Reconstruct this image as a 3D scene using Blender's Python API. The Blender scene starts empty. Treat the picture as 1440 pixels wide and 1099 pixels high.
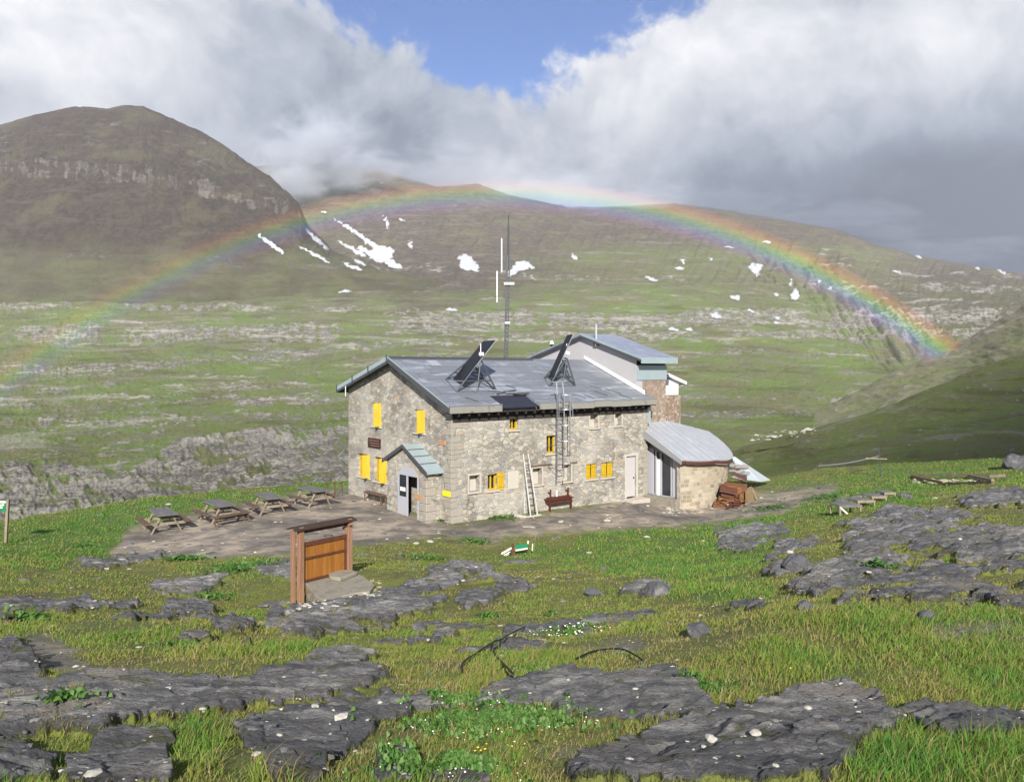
import bpy, math, random
import numpy as np
from mathutils import Vector, Matrix
random.seed(7)
R = math.radians
S = bpy.context.scene
C = S.collection
F, CX, HY, CZ = 1082.0, 720.0, 520.0, 6.8        # focal length, centre and horizon in photo pixels; camera height (m)

# ------------------------------------------------------------------ camera, sky, sun, exposure
cam = bpy.data.cameras.new('camera'); camo = bpy.data.objects.new('camera', cam); C.objects.link(camo)
cam.sensor_width = 36; cam.lens = 36*F/1440; cam.shift_y = -29.5/1440
cam.clip_start = 0.2; cam.clip_end = 30000
camo.location = (0, 0, CZ); camo.rotation_euler = (R(90), 0, 0)
S.camera = camo
SUN_EL, SUN_AZ = R(28.5), R(-0.8)                 # the light travels towards +Y, a little to the left
sd = Vector((math.sin(SUN_AZ)*math.cos(SUN_EL), math.cos(SUN_AZ)*math.cos(SUN_EL), -math.sin(SUN_EL)))
sl = bpy.data.lights.new('sun', 'SUN'); sl.energy = 4.4; sl.angle = R(0.5); sl.color = (1.0, 0.95, 0.87)
so = bpy.data.objects.new('sun', sl); C.objects.link(so); so.rotation_euler = sd.to_track_quat('-Z', 'Y').to_euler()
S.view_settings.view_transform = 'Standard'; S.view_settings.look = 'None'
S.view_settings.gamma = 1; S.view_settings.exposure = 0.88
try:
    S.cycles.use_denoising = True
    S.cycles.max_bounces = 6; S.cycles.volume_bounces = 2; S.cycles.transparent_max_bounces = 24
except Exception: pass

class NT:
    def __init__(s, tree): s.t = tree
    def n(s, typ, props=None, **ins):
        nd = s.t.nodes.new(typ)
        for k, v in (props or {}).items(): setattr(nd, k, v)
        for k, v in ins.items():
            key = int(k[1:]) if k[0] == 'i' and k[1:].isdigit() else k.replace('_', ' ')
            sock = nd.inputs[key]
            if isinstance(v, bpy.types.NodeSocket): s.t.links.new(v, sock)
            else: sock.default_value = v
        return nd
    def m(s, op, a, b=0.0, c=0.0, clamp=False):
        return s.n('ShaderNodeMath', {'operation': op, 'use_clamp': clamp}, i0=a, i1=b, i2=c).outputs[0]
    def mix(s, f, a, b, mode='MIX'):
        a = (*a, 1) if isinstance(a, tuple) and len(a) == 3 else a
        b = (*b, 1) if isinstance(b, tuple) and len(b) == 3 else b
        return s.n('ShaderNodeMix', {'data_type': 'RGBA', 'blend_type': mode}, i0=f, i6=a, i7=b).outputs[2]
    def noise(s, vec, scale, detail=4, rough=0.55, dist=0.0, lac=2.0):
        return s.n('ShaderNodeTexNoise', Vector=vec, Scale=scale, Detail=detail, Roughness=rough, Distortion=dist, Lacunarity=lac).outputs['Fac']
    def ramp(s, f, stops, mode='LINEAR'):
        nd = s.n('ShaderNodeValToRGB', Fac=f); cr = nd.color_ramp; cr.interpolation = mode
        while len(cr.elements) < len(stops): cr.elements.new(0.5)
        for e, (p, c) in zip(cr.elements, stops):
            e.position = p; e.color = (c, c, c, 1) if isinstance(c, (int, float)) else (*c, 1)
        return nd.outputs[0]
    def step(s, x, a, b, smooth=True):
        return s.n('ShaderNodeMapRange', {'interpolation_type': 'SMOOTHSTEP' if smooth else 'LINEAR', 'clamp': True}, i0=x, i1=a, i2=b, i3=0.0, i4=1.0).outputs[0]
    def attr(s, name): return s.n('ShaderNodeAttribute', {'attribute_name': name}).outputs['Fac']
    def map(s, vec, scale=(1, 1, 1), rot=(0, 0, 0), loc=(0, 0, 0)):
        return s.n('ShaderNodeMapping', Vector=vec, Scale=scale, Rotation=rot, Location=loc).outputs[0]
    def obj(s): return s.n('ShaderNodeTexCoord').outputs['Object']

# world: Nishita sky with a broken cloud deck laid over it by direction
SKY_S = 0.10
w = bpy.data.worlds.new('World'); S.world = w; w.use_nodes = True
w.node_tree.nodes.clear(); q = NT(w.node_tree)
sky = q.n('ShaderNodeTexSky'); sky.sky_type = 'NISHITA'; sky.sun_disc = False
sky.sun_elevation = SUN_EL; sky.sun_rotation = R(180)+SUN_AZ; sky.altitude = 2200; sky.air_density = 1.0; sky.dust_density = 0.6; sky.ozone_density = 2.0
gen = q.n('ShaderNodeTexCoord').outputs['Generated']
sep = q.n('ShaderNodeSeparateXYZ', Vector=gen); X, Y_, Z_ = sep.outputs
az = q.m('ARCTAN2', X, Y_); el = q.m('ARCSINE', Z_)                # radians
cc = q.n('ShaderNodeCombineXYZ', X=az, Y=q.m('MULTIPLY', el, 1.35), Z=0.0).outputs[0]
n_big = q.noise(gen, 3.2, 8, 0.52, 0.25)
wv = q.n('ShaderNodeVectorMath', {'operation': 'MULTIPLY_ADD'}, i0=q.n('ShaderNodeTexNoise', Vector=gen, Scale=5.0, Detail=4.0).outputs['Color'], i1=(0.16, 0.16, 0.16), i2=gen).outputs[0]
n_med = q.noise(wv, 8.0, 10, 0.60, 0.1)
n_fine = q.noise(gen, 30.0, 5, 0.6, 0.4)
lit = q.noise(q.map(wv, loc=(0.0, 0.0, -0.030)), 8.0, 10, 0.60, 0.1)
# the blue gap: a wedge opening upwards near azimuth -0.02
d = q.m('SUBTRACT', az, 0.008)
right_side = q.m('MULTIPLY', q.m('MAXIMUM', d, 0.0), 0.46)
left_side = q.m('MULTIPLY', q.m('MAXIMUM', q.m('MULTIPLY', d, -1.0), 0.0), 0.46)
edge = q.m('ADD', q.m('ADD', right_side, left_side), 0.328)
gapv = q.m('SUBTRACT', el, edge)
wob = q.m('ADD', q.m('MULTIPLY', q.m('SUBTRACT', n_med, 0.5), 0.20), q.m('MULTIPLY', q.m('SUBTRACT', n_fine, 0.5), 0.05))
wob = q.m('ADD', wob, q.m('MULTIPLY', q.m('SUBTRACT', n_big, 0.5), 0.10))
gap = q.m('SUBTRACT', gapv, wob)
# high above the picture the sky is half open
up = q.step(el, 0.5, 0.8)
open_up = q.m('MULTIPLY', up, q.step(n_big, 0.42, 0.55))
cov = q.m('SUBTRACT', 1.0, q.step(gap, -0.012, 0.020))
cov = q.m('MAXIMUM', q.m('MULTIPLY', cov, q.m('SUBTRACT', 1.0, up)), q.m('MULTIPLY', up, q.m('SUBTRACT', 1.0, q.step(n_big, 0.42, 0.55))))
wisp = q.noise(q.map(gen, scale=(1, 1, 1), rot=(0, R(38), 0)), 4.0, 6, 0.6, 0.6)
cov = q.m('MAXIMUM', cov, q.m('MULTIPLY', q.step(wisp, 0.60, 0.80), 0.5))
def blob(a0, e0, sa, se):
    u = q.m('DIVIDE', q.m('SUBTRACT', az, a0), sa); v = q.m('DIVIDE', q.m('SUBTRACT', el, e0), se)
    return q.m('EXPONENT', q.m('MULTIPLY', q.m('ADD', q.m('MULTIPLY', u, u), q.m('MULTIPLY', v, v)), -1.0))
relief = q.m('SUBTRACT', n_med, lit)
br = q.m('ADD', 0.50, q.m('MULTIPLY', relief, 0.72))
br = q.m('ADD', br, q.m('MULTIPLY', q.m('SUBTRACT', n_big, 0.5), 0.42))
br = q.m('ADD', br, q.m('MULTIPLY', q.m('SUBTRACT', n_fine, 0.5), 0.10))
for a0, e0, sa, se, amp in ((-0.55, 0.39, 0.22, 0.13, 0.32), (0.20, 0.40, 0.16, 0.10, 0.26), (0.58, 0.37, 0.16, 0.12, 0.26), (-0.02, 0.24, 0.10, 0.05, 0.14),
                            (-0.20, 0.23, 0.17, 0.10, -0.34), (0.62, 0.15, 0.34, 0.11, -0.85), (0.36, 0.22, 0.20, 0.06, -0.10), (-0.66, 0.29, 0.10, 0.03, -0.22), (-0.32, 0.36, 0.10, 0.08, -0.05)):
    br = q.m('ADD', br, q.m('MULTIPLY', blob(a0, e0, sa, se), amp))
ccol = q.ramp(br, [(0.0, (0.085, 0.11, 0.17)), (0.22, (0.16, 0.20, 0.28)), (0.45, (0.36, 0.40, 0.48)), (0.65, (0.56, 0.58, 0.64)), (0.9, (0.86, 0.86, 0.88))])
ccol = q.mix(1.0, ccol, (0.66/SKY_S, 0.66/SKY_S, 0.66/SKY_S), 'MULTIPLY')
skyc = q.mix(1.0, sky.outputs[0], (0.47, 0.64, 0.90), 'MULTIPLY')
wc = q.mix(cov, skyc, ccol)
bg = q.n('ShaderNodeBackground', Color=wc, Strength=SKY_S)
q.n('ShaderNodeOutputWorld', Surface=bg.outputs[0])

# ------------------------------------------------------------------ helpers
def prop(o, label=None, cat=None, group=None, kind=None):
    if label: o['label'] = label
    if cat: o['category'] = cat
    if group: o['group'] = group
    if kind: o['kind'] = kind
    return o
def thing(name, label, cat, loc=(0, 0, 0), rz=0.0, group=None):
    o = bpy.data.objects.new(name, None); C.objects.link(o); o.location = loc; o.rotation_euler = (0, 0, rz); o.empty_display_size = 0.2
    return prop(o, label, cat, group)
class MB:
    def __init__(s): s.v = []; s.f = []
    def quad(s, *p):
        b = len(s.v); s.v += [tuple(x) for x in p]; s.f.append(tuple(range(b, b+len(p)))); return s
    def box(s, c, size, rot=None):
        hx, hy, hz = size[0]/2, size[1]/2, size[2]/2; c = Vector(c)
        P = [Vector((x, y, z)) for x in (-hx, hx) for y in (-hy, hy) for z in (-hz, hz)]
        if rot is not None: P = [rot @ p for p in P]
        b = len(s.v); s.v += [tuple(c+p) for p in P]
        for f in ((0, 1, 3, 2), (4, 6, 7, 5), (0, 4, 5, 1), (2, 3, 7, 6), (0, 2, 6, 4), (1, 5, 7, 3)): s.f.append(tuple(b+i for i in f))
        return s
    def rng(s, x0, x1, y0, y1, z0, z1): return s.box(((x0+x1)/2, (y0+y1)/2, (z0+z1)/2), (abs(x1-x0), abs(y1-y0), abs(z1-z0)))
    def bar(s, p, r, w_, h, up=(0, 0, 1)):
        p, r = Vector(p), Vector(r); d_ = r-p; L = d_.length; d_.normalize(); up = Vector(up)
        if abs(d_.dot(up)) > 0.98: up = Vector((1, 0, 0))
        y = up.cross(d_).normalized(); z = d_.cross(y)
        M = Matrix((d_, y, z)).transposed()
        return s.box((p+r)/2, (L, w_, h), M)
    def tube(s, p, r, r0, r1=None, n=8, cap=True):
        r1 = r0 if r1 is None else r1; p, r = Vector(p), Vector(r); d_ = (r-p).normalized()
        a = Vector((1, 0, 0)) if abs(d_.x) < 0.9 else Vector((0, 1, 0)); y = d_.cross(a).normalized(); z = d_.cross(y)
        b = len(s.v)
        for q_, rr in ((p, r0), (r, r1)):
            for i in range(n): s.v.append(tuple(q_+y*math.cos(2*math.pi*i/n)*rr+z*math.sin(2*math.pi*i/n)*rr))
        for i in range(n): s.f.append((b+i, b+(i+1) % n, b+n+(i+1) % n, b+n+i))
        if cap: s.f.append(tuple(b+i for i in range(n))[::-1]); s.f.append(tuple(b+n+i for i in range(n)))
        return s
    def path(s, pts, r, n=6):
        for a, b_ in zip(pts[:-1], pts[1:]): s.tube(a, b_, r, n=n)
        return s
    def prism(s, pts, off):
        off = Vector(off); b = len(s.v); n = len(pts)
        s.v += [tuple(p) for p in pts]+[tuple(Vector(p)+off) for p in pts]
        s.f.append(tuple(range(b, b+n))[::-1]); s.f.append(tuple(range(b+n, b+2*n)))
        for i in range(n): s.f.append((b+i, b+(i+1) % n, b+n+(i+1) % n, b+n+i))
        return s
    def build(s, name, mat, parent=None, loc=None, bevel=0.0, smooth=False):
        me = bpy.data.meshes.new(name)
        v = s.v if loc is None else [(a-loc[0], b-loc[1], c-loc[2]) for a, b, c in s.v]
        me.from_pydata(v, [], s.f); me.update()
        o = bpy.data.objects.new(name, me); C.objects.link(o); me.materials.append(mat)
        if parent is not None: o.parent = parent
        elif loc is not None: o.location = loc
        import bmesh
        bm = bmesh.new(); bm.from_mesh(me); bmesh.ops.recalc_face_normals(bm, faces=bm.faces)
        if bevel: bmesh.ops.bevel(bm, geom=list(bm.edges), offset=bevel, segments=1, affect='EDGES', clamp_overlap=True)
        bm.to_mesh(me); bm.free()
        if smooth:
            for p in me.polygons: p.use_smooth = True
        return o
def copy_tree(o, parent=None, memo=None):
    c = o.copy(); C.objects.link(c); c.parent = parent
    for k in [x for x in bpy.data.objects if x.parent == o]: copy_tree(k, c)
    return c

# gradient noise -------------------------------------------------
_rs = np.random.RandomState(3); _perm = _rs.permutation(256).astype(np.int32); _perm = np.concatenate([_perm, _perm])
_ga = _rs.rand(256).astype(np.float32)*2*np.pi; _gx, _gy = np.cos(_ga), np.sin(_ga)
def pn(x, y, seed=0):
    x = np.asarray(x, np.float32)+seed*17.31; y = np.asarray(y, np.float32)+seed*9.77
    xf = np.floor(x); yf = np.floor(y); fx = x-xf; fy = y-yf; xi = xf.astype(np.int32) & 255; yi = yf.astype(np.int32) & 255
    u = fx*fx*fx*(fx*(fx*6-15)+10); v = fy*fy*fy*(fy*(fy*6-15)+10)
    def g(i, j, dx, dy):
        h = _perm[_perm[(xi+i) & 255]+((yi+j) & 255)]; return _gx[h]*dx+_gy[h]*dy
    a = g(0, 0, fx, fy); b = g(1, 0, fx-1, fy); c = g(0, 1, fx, fy-1); d_ = g(1, 1, fx-1, fy-1)
    return ((a+u*(b-a))*(1-v)+(c+u*(d_-c))*v)*1.5
def fbm(x, y, seed=0, octs=4, gain=0.5, ridged=False):
    t = 0; a = 1.0; n = 0
    for i in range(octs):
        k = pn(x*2**i, y*2**i, seed+i*3)
        if ridged: k = 1-2*np.abs(k)
        t = t+k*a; n += a; a *= gain
    return t/n
def sm(x, a, b):
    t = np.clip((x-a)/(b-a), 0, 1); return t*t*(3-2*t)
def interp(x, pts):
    if isinstance(pts, (int, float)): return np.full_like(x, float(pts))
    return np.interp(x, [p[0] for p in pts], [p[1] for p in pts])

class Poly:                                              # soft mask from outlines traced on the hillside
    RES = 3
    def __init__(s, polys, blur=2):
        nx, ny = 1900//s.RES, 1200//s.RES
        gx, gy = np.meshgrid(np.arange(nx)*s.RES-230.0, np.arange(ny)*s.RES*1.0)
        m = np.zeros_like(gx)
        for P in polys:
            val = 1.0
            if isinstance(P[0], (int, float)): val = P[0]; P = P[1:]
            ins = np.zeros(gx.shape, bool); n = len(P)
            for i in range(n):
                x0, y0 = P[i]; x1, y1 = P[(i+1) % n]
                if y0 == y1: continue
                c = ((y0 > gy) != (y1 > gy)) & (gx < (x1-x0)*(gy-y0)/(y1-y0)+x0); ins ^= c
            m = np.where(ins, np.maximum(m, val), m)
        for _ in range(blur):
            m = (np.roll(m, 1, 0)+np.roll(m, -1, 0)+m)/3; m = (np.roll(m, 1, 1)+np.roll(m, -1, 1)+m)/3
        s.m = m
    def __call__(s, px, py):
        x = np.clip((px+230.0)/s.RES, 0, s.m.shape[1]-2); y = np.clip(py/s.RES, 0, s.m.shape[0]-2)
        xi = x.astype(int); yi = y.astype(int); fx = x-xi; fy = y-yi
        return (s.m[yi, xi]*(1-fx)+s.m[yi, xi+1]*fx)*(1-fy)+(s.m[yi+1, xi]*(1-fx)+s.m[yi+1, xi+1]*fx)*fy

def grid_mesh(name, Xg, Yg, Zg, mat, attrs=None, kind='structure', keep=None, smooth=True):
    nr, nc = Xg.shape
    co = np.stack([Xg, Yg, Zg], -1).reshape(-1, 3).astype(np.float32)
    i = np.arange(nr-1)[:, None]*nc+np.arange(nc-1)[None, :]
    f = np.stack([i, i+1, i+nc+1, i+nc], -1)
    if keep is not None: f = f[keep]
    f = f.reshape(-1, 4)
    if keep is not None:
        used = np.unique(f); rm = np.full(nr*nc, -1); rm[used] = np.arange(len(used)); f = rm[f]; co = co[used]
        if attrs: attrs = {k: v.reshape(-1)[used] for k, v in attrs.items()}
    me = bpy.data.meshes.new(name)
    me.vertices.add(len(co)); me.vertices.foreach_set('co', co.ravel())
    me.loops.add(f.size); me.loops.foreach_set('vertex_index', f.ravel().astype(np.int32))
    me.polygons.add(len(f)); me.polygons.foreach_set('loop_start', np.arange(0, f.size, 4, dtype=np.int32))
    me.update(calc_edges=True)
    me.polygons.foreach_set('use_smooth', np.full(len(f), smooth))
    for k, v in (attrs or {}).items():
        a = me.attributes.new(k, 'FLOAT', 'POINT'); a.data.foreach_set('value', np.ascontiguousarray(v, dtype=np.float32).ravel())
    me.materials.append(mat); me.update()
    o = bpy.data.objects.new(name, me); C.objects.link(o)
    if kind: o['kind'] = kind
    return o
def tri_mesh(name, V, loops, starts, mat, attrs=None, smooth=False):
    me = bpy.data.meshes.new(name); me.vertices.add(len(V)); me.vertices.foreach_set('co', V.astype(np.float32).ravel())
    me.loops.add(len(loops)); me.loops.foreach_set('vertex_index', loops.astype(np.int32))
    me.polygons.add(len(starts)); me.polygons.foreach_set('loop_start', starts.astype(np.int32)); me.update(calc_edges=True)
    for k, v in (attrs or {}).items():
        a = me.attributes.new(k, 'FLOAT', 'POINT'); a.data.foreach_set('value', v.astype(np.float32))
    me.polygons.foreach_set('use_smooth', np.full(len(starts), smooth))
    me.materials.append(mat); me.update()
    o = bpy.data.objects.new(name, me); C.objects.link(o); return o

# ------------------------------------------------------------------ materials
def mk(name):
    m = bpy.data.materials.new(name); m.use_nodes = True; m.node_tree.nodes.clear(); return m, NT(m.node_tree)
def finish(q, col, rough=0.9, bump=None, bstr=0.3, bdist=0.02, metal=0.0, spec=0.3, **kw):
    ins = dict(Base_Color=col if not isinstance(col, tuple) else (*col, 1), Roughness=rough, Metallic=metal)
    if bump is not None: ins['Normal'] = q.n('ShaderNodeBump', Height=bump, Strength=bstr, Distance=bdist).outputs[0]
    b = q.n('ShaderNodeBsdfPrincipled', **ins, **kw); b.inputs['Specular IOR Level'].default_value = spec
    q.n('ShaderNodeOutputMaterial', Surface=b.outputs[0]); return b
def simple(name, col, rough=0.7, var=0.25, scale=6.0, metal=0.0, spec=0.3, bump=0.15, stretch=(1, 1, 1), dirt=None):
    m, q = mk(name); o = q.map(q.obj(), scale=stretch); n1 = q.noise(o, scale, 6, 0.6); n2 = q.noise(o, scale*7, 4, 0.6)
    k = q.m('ADD', q.m('MULTIPLY', q.m('SUBTRACT', n1, 0.5), 2*var), q.m('MULTIPLY', q.m('SUBTRACT', n2, 0.5), var)); k = q.m('ADD', k, 1.0)
    c = q.mix(1.0, (*col, 1), q.n('ShaderNodeCombineXYZ', X=k, Y=k, Z=k).outputs[0], 'MULTIPLY')
    if dirt: c = q.mix(q.m('MULTIPLY', q.step(n1, 0.52, 0.7), 0.7), c, dirt)
    finish(q, c, rough, n2, bump, 0.01, metal, spec); return m

def mat_ground():
    m, q = mk('ground_turf_and_rock'); o = q.obj(); rk = q.attr('rock'); dt = q.attr('dirt'); lu = q.attr('lush'); cr = q.attr('crest')
    n0 = q.noise(o, 0.25, 5, 0.6); n1 = q.noise(o, 1.3, 6, 0.6, 0.3); n2 = q.noise(o, 7.0, 6, 0.65); n3 = q.noise(o, 38.0, 4, 0.6)
    grass = q.mix(lu, q.ramp(n1, [(0.25, (0.075, 0.058, 0.024)), (0.45, (0.105, 0.115, 0.026)), (0.6, (0.125, 0.145, 0.026)), (0.8, (0.16, 0.15, 0.035))]),
                  q.ramp(n1, [(0.3, (0.050, 0.095, 0.016)), (0.7, (0.085, 0.150, 0.022))]))
    grass = q.mix(q.m('MULTIPLY', q.step(n2, 0.5, 0.68), 0.55), grass, (0.07, 0.052, 0.03))
    strat = q.noise(q.map(o, scale=(1.0, 5.0, 9.0), rot=(0.15, 0.1, R(-24))), 1.6, 8, 0.68, 0.5)
    rock = q.ramp(strat, [(0.28, (0.045, 0.046, 0.050)), (0.42, (0.108, 0.112, 0.120)), (0.54, (0.190, 0.193, 0.200)), (0.68, (0.40, 0.39, 0.375))])
    rock = q.mix(q.m('MULTIPLY', q.step(n1, 0.5, 0.72), 0.7), rock, (0.19, 0.165, 0.135))
    rock = q.mix(q.m('MULTIPLY', q.step(n3, 0.56, 0.74), 0.40), rock, (0.26, 0.25, 0.235))
    rock = q.mix(q.m('MULTIPLY', q.step(q.noise(o, 3.1, 5, 0.7), 0.56, 0.66), 0.85), rock, (0.10, 0.105, 0.035))
    big = q.noise(o, 0.45, 5, 0.6)
    rock = q.mix(q.step(big, 0.42, 0.62), q.mix(1.0, rock, (0.72, 0.70, 0.70), 'MULTIPLY'), q.mix(1.0, rock, (1.35, 1.30, 1.22), 'MULTIPLY'))
    vein = q.noise(q.map(o, scale=(0.6, 3.0, 2.0), rot=(0, 0, R(-30))), 5.0, 6, 0.75, 1.5)
    rock = q.mix(q.m('MULTIPLY', q.step(vein, 0.60, 0.70), 0.65), rock, (0.34, 0.33, 0.31))
    rock = q.mix(q.m('MULTIPLY', q.step(vein, 0.42, 0.34), 0.70), rock, (0.035, 0.035, 0.038))
    rock = q.mix(q.m('MULTIPLY', cr, q.step(n2, 0.35, 0.6)), rock, (0.40, 0.39, 0.37))
    dirt = q.ramp(q.m('MULTIPLY_ADD', q.m('ADD', q.m('MULTIPLY', n0, 0.55), q.m('MULTIPLY', n1, 0.45)), 2.0, -0.47), [(0.32, (0.10, 0.088, 0.078)), (0.46, (0.175, 0.152, 0.130)), (0.56, (0.25, 0.212, 0.168)), (0.68, (0.36, 0.30, 0.23))])
    dirt = q.mix(q.m('MULTIPLY', q.step(n3, 0.6, 0.75), 0.5), dirt, (0.30, 0.28, 0.26))
    dirt = q.mix(q.m('MULTIPLY', q.step(q.noise(o, 0.9, 7, 0.7, 0.8), 0.50, 0.60), 0.6), dirt, (0.115, 0.098, 0.078))
    c = q.mix(dt, grass, dirt)
    rk2 = q.step(q.m('ADD', q.m('ADD', rk, q.m('MULTIPLY', q.m('SUBTRACT', n2, 0.5), 0.9)), q.m('MULTIPLY', q.m('SUBTRACT', n1, 0.5), 0.5)), 0.40, 0.56)
    c = q.mix(rk2, c, rock)
    hb = q.m('ADD', q.m('MULTIPLY', strat, q.m('MULTIPLY', rk2, 0.9)), q.m('ADD', q.m('MULTIPLY', n2, 0.35), q.m('MULTIPLY', n3, 0.18)))
    rg = q.m('SUBTRACT', 0.92, q.m('MULTIPLY', rk2, q.m('MULTIPLY', q.step(n1, 0.3, 0.6), 0.30)))
    fine_ = q.noise(q.map(o, scale=(1, 2.6, 2.6), rot=(0, 0, R(-24))), 26.0, 6, 0.75, 0.6)
    hb = q.m('ADD', hb, q.m('MULTIPLY', fine_, q.m('MULTIPLY', rk2, 0.7)))
    finish(q, c, rg, hb, 1.0, 0.075, spec=0.35); return m
def mat_hill(name, g1, g2, rockc, brownc, sc=1.0, bd=3.0):
    m, q = mk(name); o = q.obj(); rk = q.attr('rock'); br_ = q.attr('brown'); lu = q.attr('lush')
    n1 = q.noise(o, 0.006*sc, 8, 0.62, 0.3); n2 = q.noise(o, 0.05*sc, 8, 0.70); n3 = q.noise(o, 0.26*sc, 6, 0.72)
    bed = q.noise(q.map(o, scale=(0.25, 0.25, 2.2), rot=(0.03, 0.05, 0)), 0.03*sc, 8, 0.70, 0.6)       # bedding of the rock
    n4 = q.noise(o, 0.017*sc, 9, 0.75, 1.2)
    dk = lambda c, k: (c[0]*k, c[1]*k, c[2]*k)
    g = q.mix(q.step(q.m('ADD', q.m('MULTIPLY', n1, 0.6), q.m('MULTIPLY', n2, 0.4)), 0.40, 0.60), g1, g2)
    g = q.mix(q.m('MULTIPLY', lu, 0.75), g, (g2[0]*1.02, g2[1]*1.18, g2[2]*0.85))
    g = q.mix(q.m('MULTIPLY', q.step(n4, 0.50, 0.60), 0.65), g, dk(rockc, 0.46))
    g = q.mix(q.m('MULTIPLY', q.step(n3, 0.50, 0.60), 0.45), g, dk(rockc, 0.60))
    g = q.mix(q.m('MULTIPLY', q.step(bed, 0.55, 0.63), 0.55), g, dk(rockc, 0.85))
    g = q.mix(q.m('MULTIPLY', q.step(bed, 0.46, 0.38), 0.50), g, dk(g1, 0.45))
    b = q.mix(q.step(n2, 0.38, 0.62), brownc, dk(brownc, 0.58))
    b = q.mix(q.m('MULTIPLY', q.step(n4, 0.50, 0.62), 0.60), b, (brownc[0]*1.55, brownc[1]*1.5, brownc[2]*1.35))
    b = q.mix(q.m('MULTIPLY', q.step(bed, 0.53, 0.64), 0.55), b, (brownc[0]*1.9, brownc[1]*1.9, brownc[2]*1.85))
    b = q.mix(q.m('MULTIPLY', q.step(n1, 0.50, 0.62), 0.35), b, g1)
    c = q.mix(br_, g, b)
    r_ = q.mix(q.step(q.m('ADD', q.m('MULTIPLY', n3, 0.6), q.m('MULTIPLY', n2, 0.4)), 0.42, 0.54), rockc, dk(rockc, 0.36))
    r_ = q.mix(q.m('MULTIPLY', q.step(bed, 0.52, 0.60), 0.6), r_, dk(rockc, 1.15))
    c = q.mix(q.step(q.m('ADD', rk, q.m('MULTIPLY', q.m('SUBTRACT', n2, 0.5), 1.1)), 0.38, 0.58), c, r_)
    finish(q, c, 0.95, q.m('ADD', q.m('ADD', n2, q.m('MULTIPLY', n3, 0.6)), q.m('MULTIPLY', n4, 1.5)), 1.0, bd, spec=0.1); return m
def mat_stone(name, tones, mortar, scale=3.0, zs=1.5, mw=(0.02, 0.09), bstr=0.6, bdist=0.04, stain=0.5, rough=0.92):
    m, q = mk(name); o = q.obj()
    wv = q.n('ShaderNodeVectorMath', {'operation': 'SCALE'}, i0=q.n('ShaderNodeTexNoise', Vector=o, Scale=3.0, Detail=3.0).outputs['Color']); wv.inputs['Scale'].default_value = 0.14
    o2 = q.n('ShaderNodeVectorMath', {'operation': 'ADD'}, i0=o, i1=wv.outputs[0]).outputs[0]
    ov = q.map(o2, scale=(1, 1, zs))
    ve = q.n('ShaderNodeTexVoronoi', {'feature': 'DISTANCE_TO_EDGE'}, Vector=ov, Scale=scale).outputs['Distance']
    vc = q.n('ShaderNodeTexVoronoi', {'feature': 'F1'}, Vector=ov, Scale=scale).outputs['Color']
    rnd = q.n('ShaderNodeSeparateColor', Color=vc).outputs[0]
    st = q.ramp(rnd, tones)
    n2 = q.noise(o, 9.0, 6, 0.65); n3 = q.noise(o, 34.0, 4, 0.6); nb = q.noise(o, 0.55, 6, 0.6, 0.4)
    st = q.mix(q.step(n2, 0.35, 0.75), st, q.mix(0.5, st, (0.30, 0.28, 0.25)))
    mo = q.step(q.m('ADD', ve, q.m('MULTIPLY', q.m('SUBTRACT', n2, 0.5), 0.06)), mw[0], mw[1])
    c = q.mix(mo, mortar, st); c = q.mix(q.m('MULTIPLY', q.step(ve, 0.030, 0.0), q.step(nb, 0.62, 0.40)), c, (0.10, 0.09, 0.08))
    smear = q.m('MULTIPLY', q.step(nb, 0.42, 0.62), 0.35)
    c = q.mix(smear, c, mortar)
    streak = q.noise(q.map(o, scale=(1, 1, 0.18)), 1.8, 5, 0.65)
    c = q.mix(q.m('MULTIPLY', q.step(streak, 0.56, 0.74), stain), c, (0.10, 0.092, 0.085))
    c = q.mix(q.m('MULTIPLY', q.step(n3, 0.60, 0.78), 0.4), c, (0.10, 0.09, 0.08))
    h = q.m('ADD', q.m('MULTIPLY', mo, 0.7), q.m('ADD', q.m('MULTIPLY', n2, 0.5), q.m('MULTIPLY', n3, 0.3)))
    finish(q, c, rough, h, bstr, bdist, spec=0.2); return m
def mat_wood(name, c1, c2, scale=4.0, stretch=(0.12, 1, 1), rough=0.75, plank=None):
    m, q = mk(name); o = q.map(q.obj(), scale=stretch); n1 = q.noise(o, scale, 7, 0.65, 0.4); n2 = q.noise(o, scale*6, 5, 0.6)
    c = q.mix(q.step(n1, 0.3, 0.72), c1, c2); c = q.mix(q.m('MULTIPLY', n2, 0.35), c, (c1[0]*0.4, c1[1]*0.4, c1[2]*0.4))
    finish(q, c, rough, n2, 0.35, 0.01); return m

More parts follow.
